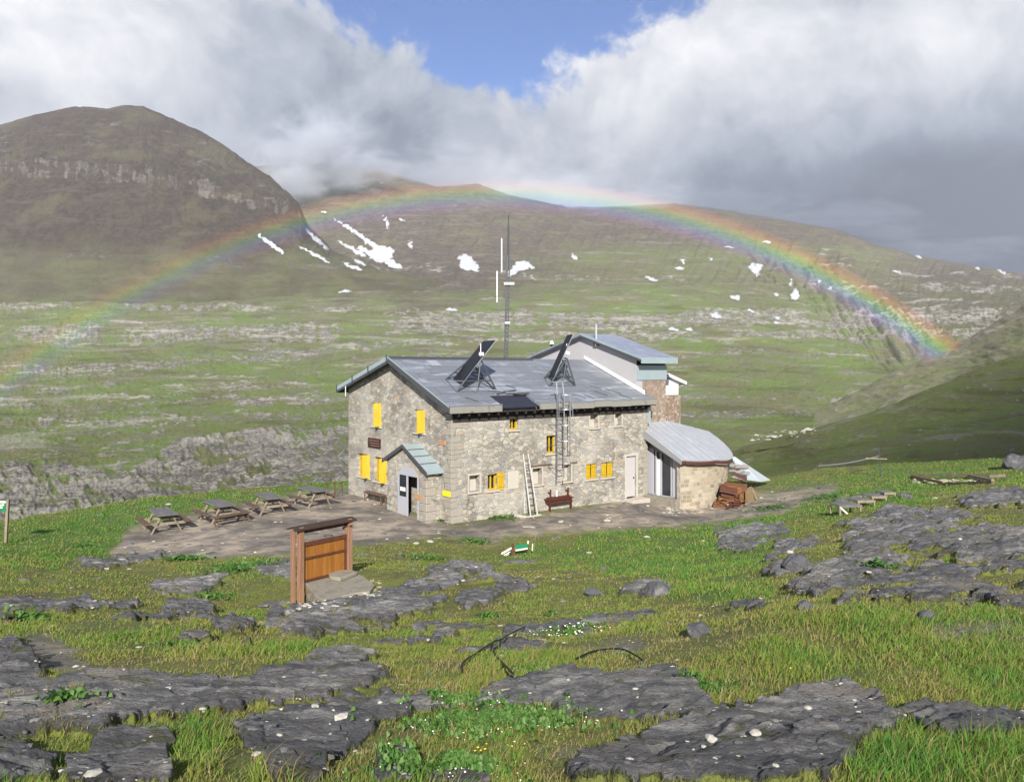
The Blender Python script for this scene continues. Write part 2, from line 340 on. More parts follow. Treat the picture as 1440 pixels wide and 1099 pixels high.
M = {}
M['ground'] = mat_ground()
M['hill'] = mat_hill('hillside_far', (0.175, 0.172, 0.070), (0.150, 0.205, 0.046), (0.45, 0.42, 0.36), (0.125, 0.104, 0.085), bd=5.0)
M['mountain'] = mat_hill('mountain_scree', (0.150, 0.145, 0.070), (0.135, 0.155, 0.055), (0.19, 0.172, 0.15), (0.066, 0.050, 0.039), bd=7.0)
M['spur'] = mat_hill('spur_grass', (0.118, 0.128, 0.038), (0.120, 0.158, 0.036), (0.30, 0.28, 0.23), (0.16, 0.135, 0.08), sc=6.0, bd=0.5)
M['slope'] = mat_hill('slope_grass', (0.25, 0.24, 0.12), (0.23, 0.26, 0.09), (0.42, 0.39, 0.33), (0.27, 0.235, 0.18), sc=2.0, bd=1.5)
M['stone'] = mat_stone('rubble_stone', [(0.0, (0.16, 0.15, 0.135)), (0.25, (0.26, 0.24, 0.205)), (0.5, (0.44, 0.405, 0.34)), (0.7, (0.33, 0.30, 0.255)), (0.88, (0.20, 0.20, 0.205)), (1.0, (0.42, 0.30, 0.19))], (0.49, 0.465, 0.41), scale=3.3, zs=1.7, mw=(0.01, 0.05), stain=0.55, bstr=0.9)
M['stone_red'] = mat_stone('brown_stone_facing', [(0.0, (0.15, 0.10, 0.07)), (0.4, (0.25, 0.165, 0.11)), (0.7, (0.30, 0.22, 0.16)), (0.9, (0.38, 0.32, 0.27))], (0.27, 0.22, 0.18), scale=5.5, zs=1.1, mw=(0.01, 0.05), stain=0.3)
M['quoin'] = simple('dressed_quoin_stone', (0.30, 0.275, 0.235), 0.9, 0.35, 2.2, dirt=(0.14, 0.13, 0.12), bump=0.5)
M['render_white'] = simple('white_render', (0.37, 0.36, 0.37), 0.85, 0.10, 0.6)
M['sill_block'] = simple('grey_stone_block', (0.22, 0.205, 0.20), 0.9, 0.2, 4.0)
M['lime'] = simple('pale_lime_plaster', (0.43, 0.405, 0.355), 0.9, 0.12, 3.0)
M['sill'] = simple('pale_stone_sill', (0.42, 0.385, 0.33), 0.9, 0.15, 4.0)
M['yellow'] = mat_wood('yellow_painted_wood', (0.46, 0.29, 0.010), (0.60, 0.41, 0.028), 5.0, (3, 3, 0.3), 0.55)
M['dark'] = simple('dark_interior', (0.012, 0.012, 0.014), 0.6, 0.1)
M['glass'] = simple('dark_window_glass', (0.02, 0.024, 0.03), 0.12, 0.05, spec=0.6, bump=0.0)
M['grey_paint'] = simple('grey_painted_door', (0.36, 0.36, 0.40), 0.6, 0.06, 2.0)
M['grey_dark'] = simple('grey_frame_paint', (0.13, 0.135, 0.15), 0.5, 0.08, 2.0)
M['door_grey'] = simple('pale_grey_door', (0.42, 0.40, 0.40), 0.7, 0.08, 1.5)
M['steel'] = simple('galvanised_steel', (0.42, 0.44, 0.47), 0.42, 0.12, 3.0, metal=0.6)
M['steel_dark'] = simple('weathered_dark_steel', (0.085, 0.09, 0.10), 0.5, 0.15, 3.0, metal=0.4)
M['frame_grey'] = simple('dull_frame_steel', (0.17, 0.175, 0.19), 0.5, 0.15, 3.0, metal=0.3)
M['white_metal'] = simple('white_coated_metal', (0.72, 0.73, 0.75), 0.4, 0.05, 2.0)
M['panel'] = simple('solar_cell_black', (0.010, 0.011, 0.018), 0.5, 0.1, 2.0, spec=0.15, bump=0)
M['maroon'] = simple('maroon_plaque', (0.045, 0.016, 0.014), 0.6, 0.2, 9.0)
M['red_wood'] = mat_wood('red_brown_painted_wood', (0.075, 0.022, 0.015), (0.11, 0.035, 0.022), 4.0, (1, 1, 1), 0.45)
M['wood_grey'] = mat_wood('weathered_grey_wood', (0.11, 0.105, 0.11), (0.19, 0.18, 0.18), 4.0, (2.5, 0.25, 1), 0.7)
M['wood_pale'] = mat_wood('pale_sawn_wood', (0.20, 0.16, 0.115), (0.33, 0.275, 0.205), 4.0, (1, 1, 1), 0.8)
M['wood_brown'] = mat_wood('brown_stained_wood', (0.10, 0.062, 0.045), (0.17, 0.11, 0.08), 4.0, (1, 1, 1), 0.7)
M['wood_orange'] = mat_wood('orange_varnished_boards', (0.23, 0.090, 0.018), (0.36, 0.155, 0.034), 3.0, (4, 4, 0.3), 0.5)
M['wood_post'] = mat_wood('varnished_post', (0.22, 0.115, 0.07), (0.34, 0.20, 0.13), 4.0, (3, 3, 0.25), 0.55)
M['wood_dark'] = mat_wood('dark_varnished_wood', (0.085, 0.032, 0.018), (0.14, 0.055, 0.03), 4.0, (1, 1, 1), 0.5)
M['rust'] = simple('rust_brown', (0.15, 0.065, 0.028), 0.85, 0.7, 5.0, dirt=(0.30, 0.17, 0.06), bump=0.8)
M['rust_dark'] = simple('dark_rusted_iron', (0.085, 0.03, 0.022), 0.7, 0.4, 4.0)
M['tarp'] = simple('pale_blue_sheet', (0.36, 0.40, 0.43), 0.55, 0.05, 1.0)
M['plank_blue'] = simple('pale_blue_board', (0.38, 0.46, 0.47), 0.7, 0.12, 2.0)
M['alu'] = simple('dull_aluminium', (0.55, 0.54, 0.52), 0.5, 0.12, 4.0, metal=0.2)
M['green'] = simple('green_sign_paint', (0.01, 0.16, 0.07), 0.5, 0.1, 4.0)
M['sign_white'] = simple('cream_white_paint', (0.72, 0.72, 0.60), 0.6, 0.05)
M['sign_yellow'] = simple('yellow_plate', (0.80, 0.62, 0.01), 0.4, 0.03)
M['hose'] = simple('black_rubber', (0.012, 0.012, 0.013), 0.6, 0.1)
M['snow'] = simple('snow', (0.53, 0.545, 0.57), 0.6, 0.03, 0.02, bump=0.3)
M['concrete'] = simple('old_concrete', (0.235, 0.215, 0.172), 0.95, 0.75, 4.0, dirt=(0.12, 0.11, 0.075), bump=1.0)
M['boulder'] = simple('dark_schist', (0.085, 0.086, 0.092), 0.85, 0.5, 3.0, dirt=(0.24, 0.23, 0.21), bump=0.8)
M['pale_rock'] = simple('pale_limestone', (0.40, 0.38, 0.33), 0.9, 0.3, 4.0, dirt=(0.18, 0.16, 0.14), bump=0.6)
def mat_roof(name, c1, c2, patch, rough, sw, sh, bump=0.5, tears=True):
    m, q = mk(name); o = q.obj()
    bt = q.n('ShaderNodeTexBrick', {'offset': 0.5, 'squash': 1.0}, Vector=o, Color1=(0.2, 0.2, 0.2, 1), Color2=(0.8, 0.8, 0.8, 1), Mortar=(0, 0, 0, 1), Scale=1.0)
    bt.inputs['Mortar Size'].default_value = 0.012; bt.inputs['Brick Width'].default_value = sw; bt.inputs['Row Height'].default_value = sh; bt.inputs['Mortar Smooth'].default_value = 0.1
    k = q.n('ShaderNodeSeparateColor', Color=bt.outputs['Color']).outputs[0]
    n1 = q.noise(q.map(o, scale=(0.45, 1.4, 1)), 1.1, 7, 0.62, 0.6); n2 = q.noise(o, 9.0, 6, 0.6)
    c = q.mix(k, c1, c2)
    c = q.mix(q.m('MULTIPLY', q.step(n1, 0.50, 0.66), 0.65), c, patch)  # pale patches paint the wet roof's reflections into its colour
    c = q.mix(q.m('MULTIPLY', q.step(n2, 0.55, 0.75), 0.4), c, (0.06, 0.062, 0.07))
    c = q.mix(q.m('MULTIPLY', bt.outputs['Fac'], 0.85), c, (0.05, 0.052, 0.06))
    r_ = q.m('ADD', rough, q.m('MULTIPLY', q.m('SUBTRACT', n1, 0.5), -0.5))
    finish(q, c, r_, q.m('SUBTRACT', q.m('MULTIPLY', n2, 0.4), bt.outputs['Fac']), bump, 0.02, metal=0.25, spec=0.5); return m
M['roof'] = mat_roof('slate_grey_metal_sheets', (0.165, 0.180, 0.205), (0.235, 0.25, 0.275), (0.42, 0.46, 0.53), 0.50, 1.9, 0.75)
M['fascia'] = simple('weathered_fascia', (0.23, 0.225, 0.205), 0.85, 0.35, 2.0, dirt=(0.10, 0.08, 0.055))
M['fascia_blue'] = simple('blue_grey_flashing', (0.33, 0.40, 0.42), 0.5, 0.12, 2.0, metal=0.3)
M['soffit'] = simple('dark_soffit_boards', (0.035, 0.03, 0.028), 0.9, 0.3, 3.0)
def mat_seam(name, c, rough, sp, ax=0, light=(0.6, 0.6, 0.66)):
    m, q = mk(name); o = q.obj(); s_ = q.n('ShaderNodeSeparateXYZ', Vector=o).outputs[ax]
    fr = q.m('FRACT', q.m('DIVIDE', s_, sp)); seam = q.m('SUBTRACT', 1.0, q.step(q.m('ABSOLUTE', q.m('SUBTRACT', fr, 0.5)), 0.02, 0.07))
    n1 = q.noise(o, 1.3, 5, 0.6); c1 = q.mix(q.m('MULTIPLY', q.step(n1, 0.4, 0.7), 0.35), c, light)
    c1 = q.mix(q.m('MULTIPLY', seam, 0.45), c1, light)
    finish(q, c1, rough, q.m('ADD', q.m('MULTIPLY', seam, 1.0), q.m('MULTIPLY', n1, 0.2)), 0.6, 0.04, metal=0.45, spec=0.5); return m
M['seam_blue'] = mat_seam('blue_grey_seamed_metal', (0.26, 0.30, 0.38), 0.42, 0.42, 1)
M['seam_pale'] = mat_seam('pale_seamed_zinc', (0.46, 0.475, 0.50), 0.42, 0.52, 0, (0.70, 0.70, 0.75))
def mat_ashlar():
    m, q = mk('coursed_ashlar'); uv = q.n('ShaderNodeUVMap', {'uv_map': 'UVMap'}).outputs[0]
    bt = q.n('ShaderNodeTexBrick', {'offset': 0.47, 'offset_frequency': 2, 'squash': 0.7, 'squash_frequency': 3}, Vector=uv, Color1=(0, 0, 0, 1), Color2=(1, 1, 1, 1), Mortar=(0.5, 0.5, 0.5, 1), Scale=1.0)
    bt.inputs['Mortar Size'].default_value = 0.014; bt.inputs['Brick Width'].default_value = 0.40; bt.inputs['Row Height'].default_value = 0.205; bt.inputs['Mortar Smooth'].default_value = 0.3
    k = q.n('ShaderNodeSeparateColor', Color=bt.outputs['Color']).outputs[0]; o = q.obj(); n2 = q.noise(o, 8.0, 6, 0.65); n1 = q.noise(o, 1.0, 5, 0.6)
    c = q.ramp(k, [(0.0, (0.20, 0.165, 0.12)), (0.3, (0.32, 0.275, 0.20)), (0.7, (0.42, 0.365, 0.28)), (1.0, (0.34, 0.25, 0.16))])
    c = q.mix(q.m('MULTIPLY', q.step(n2, 0.5, 0.75), 0.4), c, (0.20, 0.16, 0.12))
    c = q.mix(bt.outputs['Fac'], c, (0.42, 0.385, 0.32)); c = q.mix(q.m('MULTIPLY', q.step(n1, 0.5, 0.7), 0.3), c, (0.45, 0.40, 0.33))
    finish(q, c, 0.9, q.m('SUBTRACT', q.m('MULTIPLY', n2, 0.6), bt.outputs['Fac']), 0.7, 0.03, spec=0.2); return m
M['ashlar'] = mat_ashlar()
def mat_blade(name, stops, tr=0.25):
    m, q = mk(name); c = q.ramp(q.attr('tint'), stops)
    d1 = q.n('ShaderNodeBsdfPrincipled', Base_Color=c, Roughness=0.7); d1.inputs['Specular IOR Level'].default_value = 0.15
    t = q.n('ShaderNodeBsdfTranslucent', Color=c)
    q.n('ShaderNodeOutputMaterial', Surface=q.n('ShaderNodeMixShader', i0=tr, i1=d1.outputs[0], i2=t.outputs[0]).outputs[0]); return m
M['grass'] = mat_blade('grass_blades', [(0.0, (0.30, 0.23, 0.13)), (0.18, (0.235, 0.20, 0.06)), (0.42, (0.178, 0.232, 0.040)), (0.68, (0.130, 0.222, 0.037)), (1.0, (0.073, 0.195, 0.031))])
M['leaf'] = mat_blade('broad_leaves', [(0.0, (0.04, 0.10, 0.02)), (0.6, (0.075, 0.17, 0.03)), (1.0, (0.16, 0.25, 0.09))])
M['flower'] = simple('white_petals', (0.68, 0.72, 0.58), 0.7, 0.1)
M['flower_y'] = simple('yellow_petals', (0.80, 0.55, 0.02), 0.7, 0.1)

# ------------------------------------------------------------------ near ground
GP = [(-300, 1099, 3.2), (0, 1099, 3.2), (360, 1099, 3.0), (720, 1099, 3.0), (1080, 1099, 2.9), (1440, 1099, 3.0), (1740, 1099, 3.0),
      (0, 1000, 4.7), (360, 1000, 4.7), (720, 1000, 4.5), (1050, 1000, 4.2), (1250, 985, 4.3), (1440, 1000, 4.3),
      (0, 940, 6.8), (350, 940, 6.5), (720, 945, 6.2), (1000, 940, 5.6), (1440, 940, 5.4),
      (0, 890, 9.8), (300, 900, 9.0), (720, 905, 8.6), (1000, 890, 8.2), (1150, 850, 8.2), (1440, 860, 7.6),
      (0, 850, 13.5), (200, 850, 15.0), (420, 852, 18.0), (500, 870, 14.0), (720, 855, 15.0), (960, 850, 12.5), (1130, 825, 12.2), (1280, 800, 12.5), (1440, 810, 11.0),
      (0, 810, 18.5), (200, 805, 22.5), (488, 806, 19.0), (640, 800, 22.0), (720, 800, 23.5), (900, 800, 21.0), (1050, 790, 21.0), (1200, 760, 18.5), (1350, 745, 18.5), (1480, 745, 17.0),
      (-40, 770, 26.0), (150, 780, 27.3), (400, 772, 27.5), (720, 762, 29.5), (900, 755, 30.3), (1050, 745, 31.5), (1200, 725, 30.0), (1400, 700, 27.0),
      (225, 750, 31.3), (300, 738, 32.8), (445, 712, 36.9), (635, 736, 34.2), (560, 722, 35.8), (490, 694, 41.5), (750, 727, 35.6), (905, 702, 41.5), (985, 718, 41.0), (1040, 706, 42.0),
      (1100, 688, 44.5), (1200, 705, 37.0), (1250, 668, 49.0), (1350, 674, 42.0), (1440, 655, 47.0), (-200, 760, 29.0), (-200, 850, 13.5), (1740, 780, 12.5), (1740, 700, 22.0), (1740, 640, 40.0)]
EDGE = [(-400, 33), (0, 34.5), (100, 37.5), (200, 40.5), (300, 43), (400, 45), (480, 47), (560, 52), (1000, 56), (1080, 50), (1150, 54), (1250, 56), (1440, 55), (1840, 55)]
def kxy(px, Y): return np.stack([np.asarray(px)/420.0, 2.3*np.log(Y)], -1)
def tps(r2): return np.where(r2 > 1e-12, 0.5*r2*np.log(np.maximum(r2, 1e-12)), 0)
_g = np.array(GP, float); _k = kxy(_g[:, 0], _g[:, 2]); _z = CZ-(_g[:, 1]-HY)/F*_g[:, 2]
_A = tps(((_k[:, None]-_k[None])**2).sum(-1))+np.eye(len(_k))*0.02; _P = np.c_[np.ones(len(_k)), _k]
_W = np.linalg.solve(np.block([[_A, _P], [_P.T, np.zeros((3, 3))]]), np.r_[_z, 0, 0, 0])
NC, NR = 1250, 1250
pxs = np.linspace(-360, 1800, NC); lys = np.linspace(math.log(1.6), math.log(74.0), NR)
cpx = np.linspace(-360, 1800, 110); cly = np.linspace(lys[0], lys[-1], 120)
_c = np.stack(np.meshgrid(cpx/420.0, 2.3*cly), -1).reshape(-1, 2)
_zc = (tps(((_c[:, None]-_k[None])**2).sum(-1))@_W[:-3]+np.c_[np.ones(len(_c)), _c]@_W[-3:]).reshape(120, 110)
fi = np.interp(lys, cly, np.arange(120)); fj = np.interp(pxs, cpx, np.arange(110))
i0 = np.minimum(fi.astype(int), 118); j0 = np.minimum(fj.astype(int), 108); a_ = (fi-i0)[:, None]; b_ = (fj-j0)[None]
Zb = (_zc[i0][:, j0]*(1-b_)+_zc[i0][:, j0+1]*b_)*(1-a_)+(_zc[i0+1][:, j0]*(1-b_)+_zc[i0+1][:, j0+1]*b_)*a_
PX, LY = np.meshgrid(pxs, lys); YY = np.exp(LY); XX = (PX-CX)/F*YY
PYb = HY+(CZ-Zb)/YY*F
ROCK = Poly([
 [(800, 1110), (808, 1070), (870, 1058), (960, 1015), (1080, 1000), (1180, 970), (1240, 985), (1265, 1030), (1210, 1060), (1170, 1110)],
 [(640, 992), (700, 965), (760, 950), (900, 953), (985, 965), (1012, 1000), (980, 1017), (900, 1015), (820, 1012), (760, 990), (690, 1003)],
 [(-60, 1060), (-60, 990), (60, 962), (190, 948), (330, 965), (400, 940), (460, 920), (522, 914), (524, 965), (440, 985), (330, 1000), (200, 1015), (150, 1035), (60, 1040)],
 [(80, 1110), (100, 1060), (170, 1035), (240, 1040), (250, 1110)], [(-60, 1110), (-60, 1055), (40, 1050), (85, 1065), (70, 1110)],
 [(330, 1025), (480, 985), (620, 975), (640, 992), (560, 1012), (510, 1040), (440, 1110), (390, 1110)], [(520, 1110), (540, 1065), (590, 1075), (570, 1110)], [(600, 1110), (615, 1088), (680, 1086), (690, 1110)],
 [(368, 870), (440, 852), (530, 830), (600, 802), (680, 786), (686, 800), (625, 830), (605, 862), (540, 882), (450, 897), (380, 892)],
 [(628, 846), (680, 824), (760, 824), (787, 836), (740, 857), (660, 862)],
 [(-40, 850), (50, 840), (120, 846), (200, 854), (192, 874), (80, 870), (10, 868), (-40, 870)], [(200, 865), (290, 850), (300, 862), (230, 876)],
 [(288, 882), (330, 870), (372, 885), (352, 907), (308, 902)], [(-60, 905), (30, 905), (50, 930), (60, 985), (0, 1000), (-60, 1000)],
 [(1090, 832), (1115, 790), (1180, 770), (1200, 742), (1290, 712), (1420, 738), (1500, 765), (1500, 850), (1330, 857), (1250, 842), (1180, 852)],
 [(1000, 752), (1050, 735), (1112, 738), (1092, 767), (1030, 778)], [(1070, 802), (1108, 758), (1155, 758), (1140, 792), (1090, 812)], [(1160, 745), (1230, 712), (1275, 712), (1230, 748)],
 [(1340, 703), (1400, 690), (1500, 690), (1500, 716), (1360, 717)], [(1250, 1003), (1300, 990), (1400, 1000), (1500, 998), (1500, 1030), (1330, 1042)],
 [(1415, 640), (1500, 628), (1500, 668), (1430, 662)], [(410, 822), (370, 800), (420, 795), (430, 835)],
 [0.8, (80, 792), (230, 775), (260, 782), (120, 802)], [0.8, (180, 832), (280, 812), (330, 828), (250, 838)], [0.7, (350, 800), (420, 785), (420, 800), (370, 812)],
 [0.7, (470, 960), (540, 935), (560, 950), (500, 975)], [0.75, (870, 835), (900, 822), (945, 818), (940, 838), (890, 842)], [0.7, (660, 900), (740, 880), (850, 868), (870, 880), (760, 898)],
 [0.7, (560, 915), (620, 880), (650, 885), (600, 915)], [0.7, (1020, 860), (1060, 850), (1090, 858), (1040, 880)], [0.6, (1120, 700), (1280, 690), (1300, 700), (1180, 712)], [0.6, (800, 880), (850, 860), (950, 865), (880, 885)],
], 2)
DIRT = Poly([
 [(160, 780), (172, 745), (330, 712), (470, 688), (500, 684), (590, 722), (640, 738), (600, 756), (500, 768), (400, 780), (290, 785)],
 [(600, 750), (650, 738), (760, 722), (905, 698), (1060, 700), (1150, 698), (1090, 722), (980, 736), (880, 744), (800, 747), (740, 752), (690, 762)],
 [0.8, (20, 925), (40, 890), (90, 905), (140, 950), (100, 950)], [0.7, (1050, 690), (1180, 680), (1170, 700), (1090, 716)], [0.55, (800, 920), (900, 895), (920, 912), (850, 925)],
 [0.5, (830, 1060), (760, 1065), (800, 1045)], [0.5, (1290, 880), (1440, 870), (1440, 890), (1330, 900)]], 3)
LUSH = Poly([
 [(720, 775), (880, 748), (1100, 715), (1180, 690), (1300, 672), (1330, 700), (1180, 725), (1110, 738), (1075, 800), (1080, 850), (960, 850), (850, 800)],
 [(-230, 800), (-230, 730), (60, 728), (200, 700), (500, 668), (520, 690), (330, 712), (170, 748), (150, 785), (60, 800)],
 [0.6, (250, 800), (300, 775), (420, 790), (400, 815)], [0.22, (1060, 850), (1250, 850), (1500, 850), (1500, 930), (1100, 980), (1000, 920)], [0.7, (230, 1080), (260, 1010), (310, 1020), (300, 1090)],
 [0.35, (1180, 1110), (1230, 1050), (1500, 1040), (1500, 1110)], [0.6, (-200, 890), (0, 870), (280, 880), (260, 920), (0, 900)], [0.7, (1050, 690), (1300, 640), (1500, 640), (1500, 690)], [0.5, (80, 950), (110, 940), (130, 985), (80, 980)],
 [0.8, (650, 738), (740, 715), (740, 728), (680, 742)]], 4)
th = R(24); SX = XX*math.cos(th)+YY*math.sin(th); SY = -XX*math.sin(th)+YY*math.cos(th)      # along / across the strike of the strata
cell = YY*0.0032
def oc(lam): return sm(lam/cell, 2.0, 5.0)
wx = (fbm(PX/42, PYb/20, 5, 3))*26; wy = (fbm(PX/42, PYb/20, 9, 3))*9
rock = ROCK(PX+wx, PYb+wy); dirt = DIRT(PX+wx*0.8, PYb+wy*0.6); lush = np.clip(LUSH(PX+wx*2, PYb+wy*2)+0.15*fbm(XX/1.5, YY/1.5, 40, 3), 0, 1)
spots = fbm(SX/3.2, SY/1.1, 21, 4)
rock = np.maximum(rock, sm(spots, 0.27, 0.42)*0.8*(1-sm(dirt, 0.1, 0.4))*(1-0.75*sm(lush, 0.4, 0.8))*sm(YY, 3.5, 5.5)*(1-sm(YY, 44, 55)*0.5))
rock = np.clip(rock*1.15-(0.50+0.45*sm(YY, 5, 12))*sm(fbm(SX/(1.2+0.10*YY), SY/(0.32+0.035*YY), 77, 5), -0.02, 0.30), 0, 1)
warp = fbm(SX/1.7, SY/1.7, 13, 4)*0.55
sp = SY/0.95+warp*1.3+0.10*SX; sp2 = sp*0.42+0.5*fbm(SX/3.0, SY/2.0, 18, 3)
foot = np.maximum(sm(0.26-(sp-np.floor(sp)), 0, 0.16)*0.55, sm(0.22-(sp2-np.floor(sp2)), 0, 0.10)*1.0)
rock = np.clip(rock-foot*sm(fbm(SX/1.6, SY/0.9, 19, 3), -0.35, 0.15)*(0.15+0.85*sm(YY, 5.5, 9)), 0, 1)
rm = 0.55*sm(rock, 0.34, 0.50)+0.45*sm(rock, 0.30, 0.85)
def saw(u, k=0.82): f = u-np.floor(u); return np.where(f < k, f/k, (1-f)/(1-k))
warp = fbm(SX/1.7, SY/1.7, 13, 4)*0.55
s1 = saw(SY/0.95+warp*1.3+0.10*SX); s2 = saw(SY/0.33+warp*2.6+0.25*SX+fbm(SX/0.6, SY/0.6, 15, 3)*0.4); s3 = saw(SY/0.10+warp*7+fbm(SX/0.25, SY/0.25, 16, 3)*0.6)
dist_amp = sm(YY, 2, 16)*0.6+0.55
rd = (0.005+0.115*s1*oc(0.95)+0.060*s2*oc(0.33)+0.020*s3*oc(0.10))*dist_amp
rd = rd+(fbm(SX/0.9, SY/0.5, 31, 4, ridged=True)*0.055+fbm(XX/2.4, YY/1.6, 35, 3)*0.10)*dist_amp+fbm(SX/0.12, SY/0.05, 33, 2)*0.010*oc(0.06)
crack = np.minimum(np.abs(pn(SX/0.8+warp, SY/1.4, 51)), np.abs(pn(SX/1.6, SY/0.5+warp, 53))); rd = rd-0.035*(1-sm(crack, 0, 0.035))*oc(0.15)*dist_amp
bq = fbm(SX/0.55, SY/0.24, 61, 4)*7.0; blk = (np.floor(bq)+sm(bq-np.floor(bq), 0.72, 1.0))/7.0; rd = rd+blk*0.11*dist_amp
bq = fbm(SX/0.17, SY/0.08, 64, 3)*5.0; blk = (np.floor(bq)+sm(bq-np.floor(bq), 0.6, 1.0))/5.0; rd = rd+blk*0.030*oc(0.12)*dist_amp
soil = fbm(XX/4.5, YY/3, 41, 4)*0.16*sm(YY, 2, 12)+fbm(XX/0.5, YY/0.5, 43, 3)*0.028*oc(0.5)+fbm(XX/0.1, YY/0.1, 45, 2)*0.007*oc(0.1)
flat = sm(dirt, 0.3, 0.8)*sm(YY, 15, 22)
soil = soil*(1-0.75*flat)
under = sm(fbm(XX/6, YY/6, 47, 2), -0.3, 0.4)
housepad = (1-sm(np.abs(PX-700), 330, 420))*sm(YY, 32, 34)
Zn = Zb+(soil+rm*rd*0.82)*(1-0.85*housepad)
drop = np.maximum(0, YY-interp(PX, EDGE)); Zn = Zn-0.20*drop**1.25
crest = rm*np.clip(sm(s1, 0.86, 0.99)*oc(0.95)*0.7+sm(s2, 0.85, 0.99)*oc(0.33)*0.5, 0, 1)*sm(fbm(XX/1.1, YY/1.1, 71, 3), -0.1, 0.35)
ground = grid_mesh('ground', XX, YY, Zn, M['ground'], dict(rock=rock, dirt=dirt, lush=lush, crest=crest))
PYn = HY+(CZ-Zn)/YY*F
PYv = np.minimum.accumulate(PYn, 0)
def G(px, py):
    j = int(np.clip(round((px+360)/2160*(NC-1)), 0, NC-1)); col = PYv[:, j]
    i = int(np.clip(np.searchsorted(-col, -py), 1, NR-1)); Y = float(YY[i, 0]); return Vector(((px-CX)/F*Y, Y, float(Zn[i, j])))
def gz(x, y):
    px = CX+x/y*F; j = int(np.clip(round((px+360)/2160*(NC-1)), 0, NC-1)); i = int(np.clip(round((math.log(y)-lys[0])/(lys[-1]-lys[0])*(NR-1)), 0, NR-1)); return float(Zn[i, j])
def at(px, py, z): Y = (CZ-z)*F/(py-HY); return Vector(((px-CX)/F*Y, Y, z))
def atY(px, py, Y): return Vector(((px-CX)/F*Y, Y, CZ-(py-HY)/F*Y))

# ------------------------------------------------------------------ the far land: sheets in depth order
FAR = []
def sheet(name, mat, x0, x1, rows, nc, sub, fn):
    px = np.linspace(x0, x1, nc); n = len(rows)
    Yc = np.array([np.log(interp(px, r[0])) for r in rows]); Pc = np.array([interp(px, r[1]) for r in rows])
    t = np.concatenate([np.linspace(i, i+1, sub[i], endpoint=False) for i in range(n-1)]+[[n-1]])
    i = np.minimum(t.astype(int), n-2); f = (t-i)[:, None]
    def cr(A):
        p0 = A[np.maximum(i-1, 0)]; p1 = A[i]; p2 = A[i+1]; p3 = A[np.minimum(i+2, n-1)]
        m1 = (p2-p0)/2; m2 = (p3-p1)/2
        return (2*f**3-3*f**2+1)*p1+(f**3-2*f**2+f)*m1+(-2*f**3+3*f**2)*p2+(f**3-f**2)*m2
    Yg = np.exp(Yc[i]*(1-f)+Yc[i+1]*f); Pg = cr(Pc); PXg = np.broadcast_to(px, Pg.shape).copy(); T = np.broadcast_to(t[:, None], Pg.shape)
    dP, attrs = fn(PXg, Pg, Yg, T)
    P2 = Pg+dP; X_ = (PXg-CX)/F*Yg; Z = CZ-(P2-HY)/F*Yg
    o = grid_mesh(name, X_, Yg, Z, mat, attrs); FAR.append((PXg, P2, X_, Yg, Z)); return o

SKY2 = [(-400, 300), (0, 260), (300, 240), (420, 233), (480, 234), (530, 240), (590, 256), (612, 264), (640, 262), (672, 260), (720, 276), (800, 291), (870, 291), (950, 286), (1030, 297), (1100, 309), (1180, 324), (1240, 348), (1300, 362), (1380, 378), (1440, 387), (1840, 400)]
OUT_L = Poly([[(180, 660), (240, 625), (330, 605), (430, 598), (500, 598), (520, 720), (150, 735), (60, 730)], [0.75, (-230, 740), (-230, 655), (60, 648), (200, 668), (160, 740)], [0.9, (10, 590), (60, 582), (100, 590), (60, 602)]], 3)
def bandlines(px, P, lines):
    t = 0; rk = 0
    for pts, h, st in lines:
        c = interp(px, pts)+pn(px/60, P*0+pts[0][1], 3)*5+pn(px/17, P*0+pts[0][1], 4)*2
        k = (P-c)/h; inside = sm(k, -1.2, -0.6)*(1-sm(k, 0.5, 1.1)); t = t+h*0.5*(1-sm(k, -0.9, 0.9))*st*0
        vis = sm(fbm(px/90, P/60, int(pts[0][1]), 3), -0.45, 0.10)
        rk = np.maximum(rk, inside*(0.25+0.75*vis)*st*(0.35+0.65*sm(fbm(px/11, P/3, int(pts[0][1])+7, 3), -0.30, 0.30)))
    return rk
LINES = [([(-400, 432), (0, 433), (120, 431), (200, 430), (300, 433), (1840, 470)], 5, 0.8), ([(-400, 470), (0, 470), (200, 470), (330, 470), (450, 466), (520, 462), (700, 452), (1840, 440)], 15, 1.0),
         ([(-400, 530), (0, 524), (120, 520), (300, 513), (400, 503), (500, 488), (620, 480), (900, 470), (1840, 470)], 7, 0.95), ([(-400, 545), (0, 541), (80, 552), (180, 560), (340, 540), (440, 514), (520, 505), (700, 500), (1840, 500)], 6, 0.6),
         ([(-400, 600), (0, 595), (80, 590), (200, 600), (340, 588), (480, 585), (1840, 580)], 6, 0.7), ([(-400, 560), (60, 565), (200, 570), (300, 560), (1840, 560)], 4, 0.7), ([(-400, 622), (0, 622), (300, 625), (1840, 610)], 4, 0.5),
         ([(-400, 362), (0, 364), (160, 360), (300, 368), (420, 372), (600, 380), (760, 392), (1840, 420)], 5, 0.6), ([(-400, 390), (200, 395), (420, 392), (700, 410), (1840, 440)], 3, 0.5)]
RIDGE = Poly([[(1160, 345), (1250, 385), (1500, 380), (1500, 470), (1330, 480), (1200, 430), (1140, 380)]], 8)
GULLY = Poly([[(1060, 345), (1180, 380), (1330, 470), (1240, 520), (1130, 430), (1040, 380)]], 10)
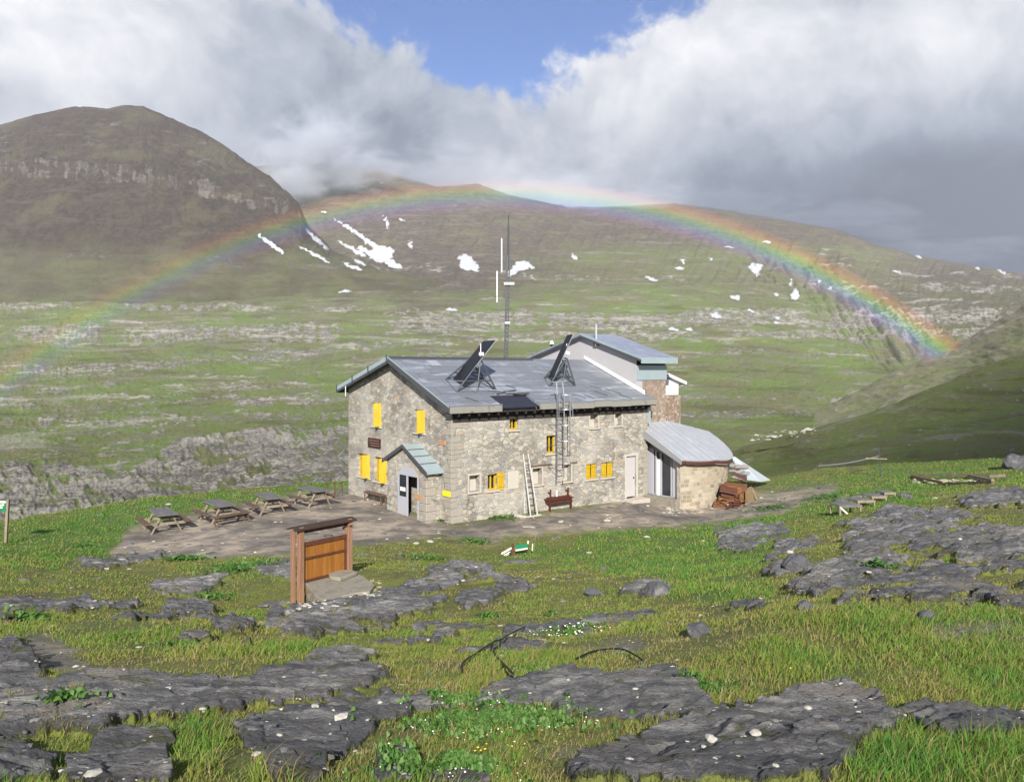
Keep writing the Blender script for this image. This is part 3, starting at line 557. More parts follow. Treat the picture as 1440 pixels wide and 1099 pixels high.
def f_hill(px, P, Y, T):
    rk = bandlines(px, P, LINES)
    lam = fbm(px/95, P/14, 101, 5); lam2 = fbm(px/38+P/30, P/6, 111, 4)
    low = sm(P, 470, 560); up = 1-sm(P, 380, 440)
    right = sm(px, 900, 1050)
    rk = np.maximum(rk, (sm(lam2, 0.12, 0.42)*0.62*(0.35+0.65*low)+sm(lam, 0.10, 0.4)*0.35)*(1-up)*(1-0.55*right))
    st2 = fbm(px/240, (P+0.02*px+5*fbm(px/120, P/40, 191, 2))/4.2, 193, 3); rk = np.maximum(rk, sm(st2, 0.16, 0.36)*0.9*sm(fbm(px/60, P/18, 195, 3), -0.25, 0.25)*(1-up)*(1-0.4*right))
    outl = OUT_L(px+fbm(px/40, P/20, 7, 3)*30, P+fbm(px/40, P/20, 8, 3)*16)
    diag = fbm(px/26+P/34, P/22-px/80, 121, 4, ridged=True); strike = fbm((px-P*0.8)/9, (P+px*0.5)/30, 125, 3)
    rk = np.maximum(rk*(1-outl), outl*sm(strike*0.8+1.3*fbm(px/50-P/60, P/13, 127, 4), -0.50, 0.0))
    br_ = np.clip(up*0.95+sm(lam+0.5*fbm(px/200, P/60, 131, 3), 0.05, 0.5)*0.55*(1-low)+0.35*(1-sm(P, 330, 470)), 0, 1)
    br_ = br_*(1-0.62*sm(px, 640, 900)*sm(P, 330, 365)*(1-sm(px, 1180, 1350)))
    br_ = np.maximum(br_, RIDGE(px+fbm(px/50, P/30, 9, 3)*30, P+fbm(px/50, P/30, 10, 3)*15)*0.7); rk = np.maximum(rk, RIDGE(px, P)*sm(lam2, 0.05, 0.35)*0.8)
    lu = sm(fbm(px/120, P/22, 141, 4)+0.2*(1-up), 0.08, 0.4)*(1-br_)*0.9
    gull = fbm(px/30+(P-300)/60, P/90, 151, 4, ridged=True)
    big = fbm(px/160, P/50, 161, 4)
    dP = -big*7*(1-sm(P, 560, 700)*0.5)*sm(P, 300, 360)-(gull*4.5)*up*sm(T, 0, 1)-lam*3.0-fbm(px/4, P/2.5, 237, 3)*0.8-rk*(2.2+1.5*low)*(0.5+0.7*lam2)-fbm(px/12, P/5, 171, 3)*1.3
    dP = dP-outl*(diag*3+strike*1.5+fbm(px/26, P/12, 175, 4)*6)-rk*fbm(px/4.5, P/9, 177, 3)*2.6
    gm = GULLY(px, P); dP = dP+gm*(fbm(px/26-P/40, P/60, 181, 3, ridged=True)*10-3)
    dP = dP*(1-sm(T, 9.2, 10)*0.75)
    return dP, dict(rock=rk, brown=br_, lush=lu)
HR = [(46, 860), (75, 790), (120, [(-400, 755), (400, 742), (900, 760), (1840, 760)]), (230, [(-400, 690), (500, 680), (1000, 690), (1840, 700)]), (400, [(-400, 635), (500, 628), (1000, 640), (1840, 660)]),
      (700, [(-400, 580), (500, 575), (1000, 590), (1840, 600)]), (1050, [(-400, 528), (500, 520), (1000, 535), (1300, 545), (1840, 520)]), (1500, [(-400, 475), (500, 468), (1000, 478), (1300, 500), (1440, 470), (1840, 440)]),
      (2100, [(-400, 420), (500, 410), (1000, 410), (1250, 430), (1440, 420), (1840, 415)]), (2900, [(-400, 365), (400, 350), (560, 345), (1000, 345), (1180, 362), (1250, 386), (1440, 398), (1840, 405)]), (3900, SKY2), (4600, [(x, y+40) for x, y in SKY2])]
sheet('hills', M['hill'], -400, 1840, HR, 1500, [8, 16, 60, 90, 90, 110, 110, 110, 120, 120, 12], f_hill)
SKY1 = [(-400, 300), (-150, 225), (0, 177), (50, 162), (105, 152), (150, 155), (175, 150), (200, 152), (235, 166), (290, 190), (330, 216), (380, 250), (408, 276), (421, 291), (434, 318), (470, 356), (560, 398), (700, 424)]
def lerp(a, b, f): return [(x, y*(1-f)+bb*f) for (x, y), bb in zip(a, b)]
base1 = [372, 368, 356, 354, 352, 351, 351, 351, 352, 353, 354, 357, 357, 360, 362, 368, 382, 408, 430]
cl_b = [(-400, 330), (-150, 285), (0, 254), (50, 254), (105, 256), (150, 258), (175, 260), (200, 262), (235, 268), (290, 282), (330, 292), (380, 302), (408, 308), (421, 314), (434, 336), (470, 366), (560, 403), (700, 426)]
cl_t = [(x, y-(25 if x < 300 else 20 if x < 415 else 12 if x < 424 else 2)) for x, y in cl_b]
cl_t = [(x, max(y, s[1]+1)) for (x, y), s in zip(cl_t, SKY1)]
def f_mt(px, P, Y, T):
    cliff = sm(T, 1.95, 2.1)*(1-sm(T, 2.95, 3.15))
    skl = P-interp(px, SKY1); strata = fbm(px/70, skl/5.5, 231, 4)
    gul = 0.65*fbm(px/46+P/90, P/80+px/150, 201, 5, ridged=True)+0.35*fbm(px/14, P/50+px/60, 202, 3, ridged=True)*sm(fbm(px/60, P/60, 203, 2), -0.2, 0.3); fine = fbm(px/9, P/7, 205, 4); fl = fbm(px/7, P/30, 207, 3)
    rk = np.maximum(cliff*sm(fl+0.9*fbm(px/30, P/9, 209, 3), -0.1, 0.35), sm(fbm(px/40, P/5+px/40, 211, 4), 0.22, 0.45)*0.6*sm(T, 3, 3.3))
    rk = np.maximum(rk, sm(fbm(px/26, P/16, 213, 4), 0.28, 0.5)*0.35)
    rk = np.maximum(rk, bandlines(px, P, LINES[7:])*1.2)
    P_ = P+fbm(px/60, P/20, 221, 4)*26; gr = (sm(P_, 343, 372)*0.8+0.2)*(0.55+0.45*sm(fbm(px/60, P/14, 215, 3), -0.25, 0.25))
    rk = np.maximum(rk, sm(strata, 0.18, 0.42)*0.55*sm(T, 2.9, 3.1))
    bro = 1-np.clip(gr*sm(P_, 320, 358), 0, 1)*0.85
    dP = (-gul*8.5-fine*2.2-strata*3.0-fbm(px/4, P/3, 233, 3)*1.0)*sm(T, 0.5, 1.5)*(1-sm(T, 3.6, 4)*0.7)+cliff*(fl*7.0+fbm(px/30, P/4.5, 235, 3)*5.0)-fbm(px/45, P/45, 219, 3)*4*(1-sm(T, 3.4, 4))
    return dP, dict(rock=rk, brown=bro, lush=px*0)
MR = [(1850, [(x, b+100) for (x, _), b in zip(SKY1, base1)]), (2200, [(x, b+8) for (x, _), b in zip(SKY1, base1)]), (2450, cl_b), (2480, cl_t), (2950, SKY1), (3200, [(x, y+30) for x, y in SKY1])]
sheet('mountain', M['mountain'], -400, 700, MR, 760, [30, 110, 44, 130, 8], f_mt)
def f_slope(px, P, Y, T):
    lam = fbm(px/60-P/30, P/12+px/40, 301, 4); f2 = fbm(px/14, P/6, 305, 3)
    top = sm(T, 1.6, 2.6)*sm(px, 1250, 1330)
    return -lam*3-f2*1.2, dict(rock=np.clip(sm(f2+lam*0.7, 0.15, 0.5)*0.7, 0, 1), brown=np.clip(top*0.7+sm(lam, 0.1, 0.4)*0.3, 0, 1), lush=sm(-lam, 0.05, 0.4)*0.6)
SL = [(1000, 670), (1050, 640), (1120, 592), (1200, 552), (1262, 520), (1300, 504), (1330, 492), (1365, 474), (1400, 452), (1440, 429), (1600, 340), (1840, 230)]
sheet('slope', M['slope'], 1000, 1840, [(300, [(x, max(y+150, 640)) for x, y in SL]), (420, [(x, y+62) for x, y in SL]), (640, [(x, y+22) for x, y in SL]), (800, SL), (900, [(x, y+25) for x, y in SL])], 560, [40, 90, 60, 10], f_slope)
def f_spur(px, P, Y, T):
    lam = fbm(px/70+P/20, P/14, 401, 4); f2 = fbm(px/16, P/5, 405, 3)
    return (-lam*4-f2*1.4)*(1-sm(T, 2.5, 3)*0.6), dict(rock=np.clip(sm(f2+lam*0.4, 0.30, 0.55)*0.8, 0, 1), brown=sm(lam, 0.15, 0.4)*0.5, lush=sm(-lam, 0.0, 0.4)*0.5)
SP = [(900, 690), (980, 660), (1044, 628), (1100, 613), (1150, 600), (1204, 586), (1262, 566), (1322, 541), (1380, 518), (1440, 498), (1600, 430), (1840, 330)]
sheet('spur', M['spur'], 900, 1840, [(56, 760), (75, [(900, 720), (1100, 690), (1440, 670), (1840, 660)]), (110, [(900, 705), (1044, 662), (1200, 636), (1440, 610), (1840, 540)]), ([(900, 130), (1440, 210), (1840, 240)], SP), ([(900, 180), (1840, 300)], [(x, y+30) for x, y in SP])], 620, [20, 60, 150, 10], f_spur)

# snow patches: outlines on the far slopes, laid on the hillside as thin sheets of snow
def snow(poly, label, group='snow patches on the far mountain'):
    xs = [p[0] for p in poly]; ys = [p[1] for p in poly]; cx, cy = sum(xs)/len(xs), sum(ys)/len(ys)
    for (PXg, P2, X_, Yg, Z) in (FAR[0], FAR[1]):
        on_mt = cx < 640 and cy > interp(np.array([cx]), SKY1)[0]+2 and cy < 356+max(0, cx-420)*0.3
        if (FAR[1][0] is PXg) != bool(on_mt): continue
        n = len(poly); px = PXg+fbm(PXg/6.0, P2/3.5, 9, 3)*5.5; py = P2+fbm(PXg/6.0, P2/3.5, 19, 3)*3.0
        j0 = np.searchsorted(PXg[0], min(xs)-6); j1 = np.searchsorted(PXg[0], max(xs)+6); px = px[:, j0:j1]; py = py[:, j0:j1]
        ins = np.zeros(px.shape, bool)
        for i in range(n):
            x0, y0 = poly[i]; x1, y1 = poly[(i+1) % n]
            if y0 == y1: continue
            ins ^= ((y0 > py) != (y1 > py)) & (px < (x1-x0)*(py-y0)/(y1-y0)+x0)
        ins &= Yg[:, j0:j1] > 700
        keep = ins[:-1, :-1] | (ins[1:, 1:] & ins[:-1, 1:])
        if not keep.any(): return
        o = grid_mesh('snow_patch', X_[:, j0:j1], Yg[:, j0:j1]-2.0, Z[:, j0:j1]+1.6, M['snow'], None, None, keep)
        prop(o, label, 'snow patch', group)
def streak(x0, y0, x1, y1, w0, w1, label, group='snow patches on the far mountain'):
    w0 = w0*1.1+0.2; w1 = w1*1.1+0.2
    L = math.hypot(x1-x0, y1-y0); nx, ny = -(y1-y0)/L, (x1-x0)/L
    snow([(x0, y0), ((x0+x1)/2+nx*w0, (y0+y1)/2+ny*w0), (x1+nx*w1, y1+ny*w1), (x1-nx*w1, y1-ny*w1), ((x0+x1)/2-nx*w0, (y0+y1)/2-ny*w0)], label, group)
streak(360, 329, 399, 357, 1.6, 1.2, 'long thin diagonal snow streak, leftmost of all the snow')
streak(427, 321, 460, 350, 2.2, 1.3, 'diagonal snow streak just below the shoulder of the left mountain cliff')
streak(418, 345, 462, 370, 1.2, 1.0, 'thin diagonal snow streak under the streak by the cliff shoulder')
snow([(470, 309), (490, 319), (510, 332), (530, 346), (548, 348), (555, 353), (549, 363), (566, 378), (555, 379), (540, 370), (529, 370), (520, 361), (500, 349), (507, 347), (520, 354), (526, 352), (512, 338), (500, 330), (484, 319)], 'largest branching snow field, fan of streaks joining in a broad patch')
streak(470, 337, 512, 360, 1.6, 1.8, 'snow streak running alongside the largest snow field on its lower left')
streak(478, 369, 509, 381, 1.8, 1.4, 'short snow streak below the largest snow field')
streak(495, 364, 514, 374, 1.3, 1.0, 'small snow streak between the largest snow field and the streak below it')
snow([(645, 362), (652, 358), (662, 362), (672, 376), (674, 383), (650, 380)], 'rounded bright snow patch left of the antenna mast')
snow([(727, 368), (737, 367), (752, 377), (738, 380), (725, 384), (716, 391), (712, 382), (720, 379)], 'pointed snow patch beside the antenna mast')
snow([(473, 405), (480, 406), (494, 410), (486, 413), (477, 411)], 'small oval snow patch on green slope below the big snow fields')
snow([(1052, 374), (1058, 371), (1074, 373), (1068, 381), (1066, 391), (1060, 386)], 'T shaped snow patch at the foot of the rainbow band on right')
snow([(1111, 420), (1118, 405), (1124, 418), (1119, 423)], 'triangular snow patch on the right slope beside the rocky gully')
snow([(1110, 402), (1112, 392), (1114, 404)], 'tiny snow dot above the triangular snow patch')
snow([(997, 441), (1006, 441), (1014, 447), (1005, 449)], 'flat oval snow patch on green slope right of the mast')
snow([(1025, 416), (1040, 417), (1039, 423), (1030, 421)], 'small wedge of snow on the slope below the rainbow')
snow([(906, 389), (916, 391), (926, 396), (918, 397)], 'small snow sliver on slope right of the mast, third from it')
streak(801, 355, 811, 366, 1.2, 1.2, 'short snow sliver on brown slope right of the mast')
for (x0, y0, x1, y1, t) in ((604, 395, 620, 399, 1.6), (624, 434, 640, 438, 1.6), (940, 463, 951, 465, 1.8), (960, 463, 972, 465, 1.6), (948, 377, 961, 379, 1.8), (957, 364, 962, 372, 1.6), (997, 364, 1002, 367, 1.6), (1088, 413, 1094, 417, 1.4),
                            (1088, 446, 1096, 450, 1.6), (1090, 452, 1094, 456, 1.4), (1050, 435, 1060, 441, 1.5), (1019, 347, 1030, 349, 1.2), (1070, 340, 1084, 342, 1.2), (1254, 381, 1266, 384, 1.6), (1286, 360, 1294, 362, 1.2), (1150, 400, 1154, 396, 1.0), (1164, 409, 1169, 404, 1.0),
                            (540, 302, 546, 322, 1.0), (560, 305, 566, 312, 0.9), (572, 340, 580, 350, 1.1), (574, 346, 580, 339, 1.1), (545, 400, 551, 403, 1.2), (1370, 375, 1376, 380, 1.0), (1400, 378, 1415, 387, 1.2), (536, 256, 540, 258, 0.9), (452, 300, 458, 299, 1.2)):
    streak(x0, y0, x1, y1, t, t*0.6, 'tiny isolated fleck of snow on the far slopes', 'tiny flecks of snow on the far slopes')

# ------------------------------------------------------------------ the stone refuge
P0 = Vector((-2.67, 34.0, 0)); HA = R(39.1); U = Vector((math.cos(HA), math.sin(HA), 0)); V = Vector((-math.sin(HA), math.cos(HA), 0))
def loc2w(t, s, z): return P0+U*t+V*s+Vector((0, 0, z))
def fw(px, py, s=0.0):                                   # photo point on the long wall -> (t, z)
    r = (px-CX)/F; o = P0+V*s; t = (r*o.y-o.x)/(U.x-r*U.y); Y = o.y+U.y*t; return t, CZ-(py-HY)/F*Y
def gw(px, py, t=0.0):                                   # photo point on a wall parallel to the gable -> (s, z)
    r = (px-CX)/F; o = P0+U*t; s = (r*o.y-o.x)/(V.x-r*V.y); Y = o.y+V.y*s; return s, CZ-(py-HY)/F*Y
RS, RZ0, RZR, RZL = 4.8, 5.20, 7.42, 5.86                # ridge position; roof top heights at front eave, ridge, back eave
def rooftop(s): return RZ0+(RZR-RZ0)*(s+0.44)/(RS+0.44) if s <= RS else RZR+(RZL-RZR)*(s-RS)/(10.24-RS)
def roofpt(px, py):                                      # photo point on the front roof plane -> local (t, s, z)
    k = (RZR-RZ0)/(RS+0.44); dx, dy, dz = (px-CX)/F, 1.0, -(py-HY)/F
    # camera in house coordinates
    c = Vector((0, 0, CZ))-P0; ct, cs = c.dot(U), c.dot(V); D = Vector((dx, dy, 0)); dt, ds = D.dot(U), D.dot(V)
    a = (RZ0+k*(cs+0.44)-CZ)/(dz-k*ds); return Vector((ct+a*dt, cs+a*ds, CZ+a*dz))
house = thing('mountain_refuge', 'two storey rubble stone refuge with yellow shutters and blue-grey metal roof', 'refuge', P0, HA)
def wall(mb, axis, fixed, a0, a1, z0, top, ops, depth, out):
    """vertical wall; axis 't' or 's' is the running direction, out = sign of the outward normal; ops = (a0,a1,z0,z1)"""
    def pt(a, z, dd=0.0): k = fixed-out*dd; return (a, k, z) if axis == 't' else (k, a, z)
    br = sorted(set([a0, a1]+[x for o in ops for x in o[:2]]+[a0+(a1-a0)*i/12 for i in range(13)]+([RS] if a0 < RS < a1 and axis == 's' else [])))
    for x0, x1 in zip(br[:-1], br[1:]):
        if x1-x0 < 1e-6: continue
        xm = (x0+x1)/2; cuts = sorted([o for o in ops if o[0] < xm < o[1]], key=lambda o: o[2]); z = z0
        for o in cuts:
            mb.quad(pt(x0, z), pt(x1, z), pt(x1, o[2]), pt(x0, o[2])); z = o[3]
        mb.quad(pt(x0, z), pt(x1, z), pt(x1, top(x1)), pt(x0, top(x0)))
    for o in ops:
        x0, x1, y0, y1 = o[:4]
        for A, B in (((x0, y0), (x1, y0)), ((x1, y0), (x1, y1)), ((x1, y1), (x0, y1)), ((x0, y1), (x0, y0))):
            mb.quad(pt(*A), pt(*B), pt(B[0], B[1], depth), pt(A[0], A[1], depth))
def opf(x0, y0, x1, y1, s=0.0):
    t0, za = fw(x0, y0, s); t1, _ = fw(x1, y0, s); xm = (x0+x1)/2; return (t0, t1, fw(xm, y1, s)[1], fw(xm, y0, s)[1])
def opg(x0, y0, x1, y1, t=0.0):
    s1, _ = gw(x0, y0, t); s0, _ = gw(x1, y0, t); xm = (x0+x1)/2; return (s0, s1, gw(xm, y1, t)[1], gw(xm, y0, t)[1])
F_up = [opf(717, 586, 729, 604), opf(768.6, 612, 782, 637), opf(830, 580, 841, 601), opf(865, 580, 874, 598)]
F_lo = [opf(660, 668, 674.5, 691), opf(686, 666.5, 699.5, 689), opf(749, 658, 762, 681), opf(790, 653, 803, 676.5), opf(824, 652, 839.5, 673), opf(846, 650, 862.5, 670.5)]
F_door = opf(881, 641, 894.5, 698); F_door = (F_door[0], F_door[1], -0.35, F_door[3])
G_up = [opg(523, 566, 536, 599), opg(583, 576, 597.5, 608)]; G_lo = [opg(503, 638, 520, 670), opg(526.5, 643, 544, 677)]
mb = MB()
top_f = lambda t: rooftop(0)-0.18
wall(mb, 't', 0.0, 0.0, 13.0, -1.2, top_f, F_up+F_lo+[F_door], 0.34, -1)
wall(mb, 's', 0.0, 0.0, 9.78, -1.2, lambda s: rooftop(s)-0.18, G_up+G_lo, 0.34, -1)
wall(mb, 't', 9.78, 0.0, 13.0, -2.0, lambda t: rooftop(9.78)-0.18, [], 0.3, 1)
wall(mb, 's', 13.0, 0.0, 9.78, -1.5, lambda s: rooftop(s)-0.18, [], 0.3, 1)
mb.build('stone_wall', M['stone'], house)
# quoins and odd stones standing proud of the rubble
qs = MB(); random.seed(5)
z = -0.3
while z < 4.6:
    h = random.uniform(0.2, 0.36); L1, L2 = (random.uniform(0.45, 0.7), random.uniform(0.22, 0.35)); L1, L2 = (L1, L2) if random.random() < 0.5 else (L2, L1)
    MB().rng(-0.025, L1, -0.025, L2, z, z+h-0.02).build('quoin', M['quoin'], house, bevel=0.012); MB().rng(13.02-L2, 13.02, -0.02, L1, z, z+h-0.02).build('quoin', M['quoin'], house, bevel=0.012); z += h

MB().rng(*(fw(746, 650)[0], fw(776, 650)[0]), -0.05, 0.02, fw(760, 655)[1], fw(760, 655)[1]+0.07).build('lintel', M['wood_brown'], house); MB().rng(fw(801, 648)[0], fw(811, 648)[0], -0.05, 0.02, fw(805, 651)[1], fw(805, 651)[1]+0.06).build('lintel', M['wood_brown'], house)
inf = MB(); i_ = opf(714.6, 662, 729, 687); inf.rng(i_[0], i_[1], -0.02, 0.05, i_[2], i_[3]); inf.build('blocked_window', M['lime'], house, bevel=0.01)
orange = MB(); a, b = gw(627, 623); orange.rng(-0.03, 0.05, a, a+0.62, b-0.12, b+0.1); a, b = fw(652, 645)
orange.build('quoin', simple('orange_sandstone', (0.36, 0.20, 0.11), 0.9, 0.25), house, bevel=0.02)
def window(op, plane, kind, shut):
    """plane: 'f' (long wall, s=0) or 'g' (gable, t=0)"""
    a0, a1, z0, z1 = op
    def B(mb_, x0, x1, d0, d1, za, zb):
        return mb_.rng(x0, x1, d0, d1, za, zb) if plane == 'f' else mb_.rng(d0, d1, x0, x1, za, zb)
    yel = kind == 'yellow'
    g = B(MB(), a0, a1, 0.30, 0.33, z0, z1).build('window', M['glass'] if yel else M['lime'], house)
    fr = MB(); fwid = 0.07; dd = (0.14, 0.22) if yel else (0.24, 0.30)
    B(fr, a0, a0+fwid, *dd, z0, z1); B(fr, a1-fwid, a1, *dd, z0, z1); B(fr, a0+fwid, a1-fwid, *dd, z0, z0+fwid); B(fr, a0+fwid, a1-fwid, *dd, z1-fwid, z1)
    B(fr, (a0+a1)/2-0.03, (a0+a1)/2+0.03, dd[0]+0.01, dd[1]-0.01, z0+fwid, z1-fwid)
    if yel: fr.build('frame', M['yellow'], g)
    else: B(MB(), a0, a0+0.06, 0.22, 0.30, z0, z1).build('jamb', M['grey_dark'], g)
    if kind != 'none':
        B(MB(), a0-0.10, a1+0.10, -0.07, 0.12, z0-0.09, z0-0.004).build('sill', M['sill'], g, bevel=0.01)
    if kind == 'plain':
        lin = MB(); B(lin, a0-0.09, a0-0.003, -0.012, 0.1, z0, z1); B(lin, a1+0.003, a1+0.09, -0.012, 0.1, z0, z1); B(lin, a0-0.09, a1+0.09, -0.014, 0.1, z1+0.003, z1+0.10); lin.build('surround', M['sill'], g)
    w_ = a1-a0
    for sh in shut:
        s_ = MB(); dp = 0.03 if plane == 'f' else 0.12
        def boards(x0, x1, d0, d1, za, zb):
            n_ = 3; w3 = (x1-x0)/n_
            for k in range(n_): B(s_, x0+k*w3+0.009, x0+(k+1)*w3-0.009, d0+0.006*(k % 2), d1, za, zb)
            for zz in (0.18, 0.78): B(s_, x0+0.005, x1-0.005, d0-0.022, d0-0.001, za+(zb-za)*zz, za+(zb-za)*zz+0.055)
        if sh == 'closed_l': boards(a0+0.02, a0+w_/2-0.035, 0.03+dp, 0.07+dp, z0+0.01, z1-0.01)
        if sh == 'closed_r': boards(a0+w_/2+0.035, a1-0.02, 0.03+dp, 0.07+dp, z0+0.01, z1-0.01)
        if sh == 'open_r': boards(a1-0.05, a1+0.34, -0.055, -0.012, z0-0.03, z1+0.05)
        if sh == 'open_l': boards(a0-0.34, a0+0.05, -0.055, -0.012, z0-0.03, z1+0.05)
        if sh == 'ajar_hi':                                     # swung outwards, hinged at the high-coordinate side
            p = [(a1, 0.0), (a1-0.1, -0.36), (a1-0.13, -0.35), (a1-0.04, 0.01)]
            pts = [(x, d_, z0) if plane == 'f' else (d_, x, z0) for x, d_ in p]; s_.prism(pts, (0, 0, z1-z0))
        if sh == 'ajar_lo':
            p = [(a0, 0.0), (a0+0.16, -0.34), (a0+0.19, -0.33), (a0+0.04, 0.01)]
            pts = [(x, d_, z0) if plane == 'f' else (d_, x, z0) for x, d_ in p]; s_.prism(pts, (0, 0, z1-z0))
        s_.build('shutter', M['yellow'], g)
window(F_up[0], 'f', 'yellow', []); window(F_up[1], 'f', 'yellow', []); window(F_up[2], 'f', 'plain', []); window(F_up[3], 'f', 'plain', [])
window(F_lo[0], 'f', 'plain', []); window(F_lo[1], 'f', 'yellow', ['open_r']); window(F_lo[2], 'f', 'plain', []); window(F_lo[3], 'f', 'plain', [])
window(F_lo[4], 'f', 'yellow', ['closed_l', 'closed_r']); window(F_lo[5], 'f', 'yellow', ['closed_l', 'closed_r'])
window(G_up[0], 'g', 'yellow', ['closed_r', 'ajar_lo']); window(G_up[1], 'g', 'yellow', ['closed_r', 'ajar_lo'])
window(G_lo[0], 'g', 'yellow', ['closed_r', 'ajar_lo']); window(G_lo[1], 'g', 'yellow', ['closed_r', 'ajar_lo'])
dr = MB().rng(F_door[0], F_door[1], 0.10, 0.15, -0.02, F_door[3]).build('door', M['door_grey'], house)
df = MB(); df.rng(F_door[0]-0.13, F_door[0]-0.003, -0.015, 0.1, -0.3, F_door[3]+0.12).rng(F_door[1]+0.003, F_door[1]+0.13, -0.015, 0.1, -0.3, F_door[3]+0.12).rng(F_door[0], F_door[1], -0.013, 0.1, F_door[3]+0.003, F_door[3]+0.12); df.build('frame', M['lime'], dr)
MB().rng(F_door[1]-0.14, F_door[1]-0.08, 0.05, 0.10, 0.95, 1.02).build('handle', M['steel_dark'], dr)
MB().rng(F_door[0]-0.3, F_door[1]+0.3, -0.75, -0.02, -0.5, -0.06).build('doorstep', M['sill'], house, bevel=0.02)
# plaque, small yellow plate
p_ = opg(518.4, 616, 535.6, 629.5); pl = MB().rng(-0.05, -0.004, p_[0], p_[1], p_[2], p_[3]).build('plaque', M['maroon'], house)
ln = MB()
for k in range(3): ln.rng(-0.054, -0.0505, p_[0]+0.1, p_[1]-0.1-0.1*k, p_[3]-0.13-0.13*k, p_[3]-0.09-0.13*k)
ln.build('lettering', simple('faded_lettering', (0.20, 0.12, 0.10), 0.6), pl)
p_ = opg(624.3, 690, 633.2, 697.5); MB().rng(-0.04, -0.004, p_[0]-0.05, p_[1]+0.05, p_[2], p_[3]).build('yellow_plate', M['sign_yellow'], house)
# roof
rf = MB(); T0, T1 = -0.42, 13.25; k1 = (RZR-RZ0)/(RS+0.44)
def slab(mb_, t0, t1, s0, s1, th=0.14):
    za, zb = rooftop(s0), rooftop(s1); mb_.prism([(t0, s0, za-th), (t0, s1, zb-th), (t0, s1, zb), (t0, s0, za)], (t1-t0, 0, 0))
ta, tb = roofpt(701, 566).x, roofpt(757, 566).x; sh_ = roofpt(727, 553).y       # the torn strip by the eave
slab(rf, T0, ta, -0.44, RS); slab(rf, ta, tb, sh_, RS); slab(rf, tb, T1, -0.44, RS); slab(rf, T0, T1, RS, 10.24)
rf_o = rf.build('roof', M['roof'], house)
hm = MB(); hm.prism([(ta, -0.30, rooftop(-0.30)-0.22), (ta, sh_, rooftop(sh_)-0.12), (ta, sh_, rooftop(sh_)-0.08), (ta, -0.30, rooftop(-0.30)-0.18)], (tb-ta, 0, 0)); hm.build('bare_underlay', simple('navy_underlay', (0.022, 0.025, 0.04), 0.7), rf_o)
rc = MB(); rc.prism([(T0-0.03, RS-0.22, rooftop(RS-0.22)+0.02), (T0-0.03, RS, RZR+0.05), (T0-0.03, RS+0.22, rooftop(RS+0.22)+0.02)], (9.2, 0, 0)); rc.build('ridge_cap', M['steel_dark'], rf_o)
fa = MB(); random.seed(11)
segs = [(T0, ta, 0.0), (tb, 6.9, 0.02), (6.92, 8.4, -0.02), (8.42, 9.7, 0.03), (9.72, 11.2, 0.0), (11.22, T1, 0.02)]
for a, b, dz in segs: MB().rng(a, b, -0.50, -0.445, RZ0-0.30+dz, RZ0+0.015+dz).build('fascia', M['fascia'], rf_o)
lip = MB()
for a, b, dz in segs: MB().rng(a, b, -0.53, -0.40, RZ0+0.018+dz, RZ0+0.038+dz).build('drip_edge', M['steel'], rf_o)
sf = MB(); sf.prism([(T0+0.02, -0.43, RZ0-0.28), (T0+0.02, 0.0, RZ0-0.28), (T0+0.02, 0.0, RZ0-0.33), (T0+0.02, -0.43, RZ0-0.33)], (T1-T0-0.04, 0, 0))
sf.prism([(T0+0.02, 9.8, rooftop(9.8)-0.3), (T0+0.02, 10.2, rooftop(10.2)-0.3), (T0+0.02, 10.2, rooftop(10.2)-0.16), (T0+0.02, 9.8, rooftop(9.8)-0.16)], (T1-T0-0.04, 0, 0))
MB().rng(0.05, 12.95, -0.07, -0.003, RZ0-0.70, RZ0-0.34).build('eave_shade_strip', M['soffit'], rf_o)  # near-black strip added to deepen the shade below the front eave
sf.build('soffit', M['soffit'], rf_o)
vb = MB()
for s0, s1, ww in ((-0.47, RS, 0.02), (RS, 10.28, 0.02)):
    za, zb = rooftop(s0), rooftop(s1); vb.prism([(T0-0.045, s0, za-0.28), (T0-0.045, s1, zb-0.28), (T0-0.045, s1, zb+0.03), (T0-0.045, s0, za+0.03)], (0.043, 0, 0))
vb.build('verge_board', M['steel_dark'], rf_o)
vt = MB()
za, zb = rooftop(RS), rooftop(10.28); vt.prism([(T0-0.06, RS+0.02, za-0.16), (T0-0.06, 10.28, zb-0.16), (T0-0.06, 10.28, zb+0.05), (T0-0.06, RS+0.02, za+0.05)], (0.013, 0, 0))
za, zb = rooftop(-0.47), rooftop(RS); vt.prism([(T0-0.06, -0.47, za-0.03), (T0-0.06, RS, zb-0.03), (T0-0.06, RS, zb+0.05), (T0-0.06, -0.47, za+0.05)], (0.013, 0, 0))
vt.build('verge_flashing', M['fascia_blue'], rf_o)
for s in (4.85, 6.7, 8.4, 10.2):
    bk = MB(); z = rooftop(s); bk.rng(T0-0.10, T0-0.062, s-0.03, s+0.03, z-0.22, z+0.14); bk.build('snow_guard_bracket', M['steel_dark'], rf_o)
MB().tube((T0-0.05, 9.2, rooftop(9.2)-0.2), (T0-0.05, 9.2, rooftop(9.2)-0.75), 0.02).build('drip_pipe', M['white_metal'], rf_o)
# tall rafters showing in the dark under the front eave
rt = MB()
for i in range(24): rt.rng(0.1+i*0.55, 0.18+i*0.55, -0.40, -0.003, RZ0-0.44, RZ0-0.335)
rt.build('rafter', M['soffit'], rf_o)
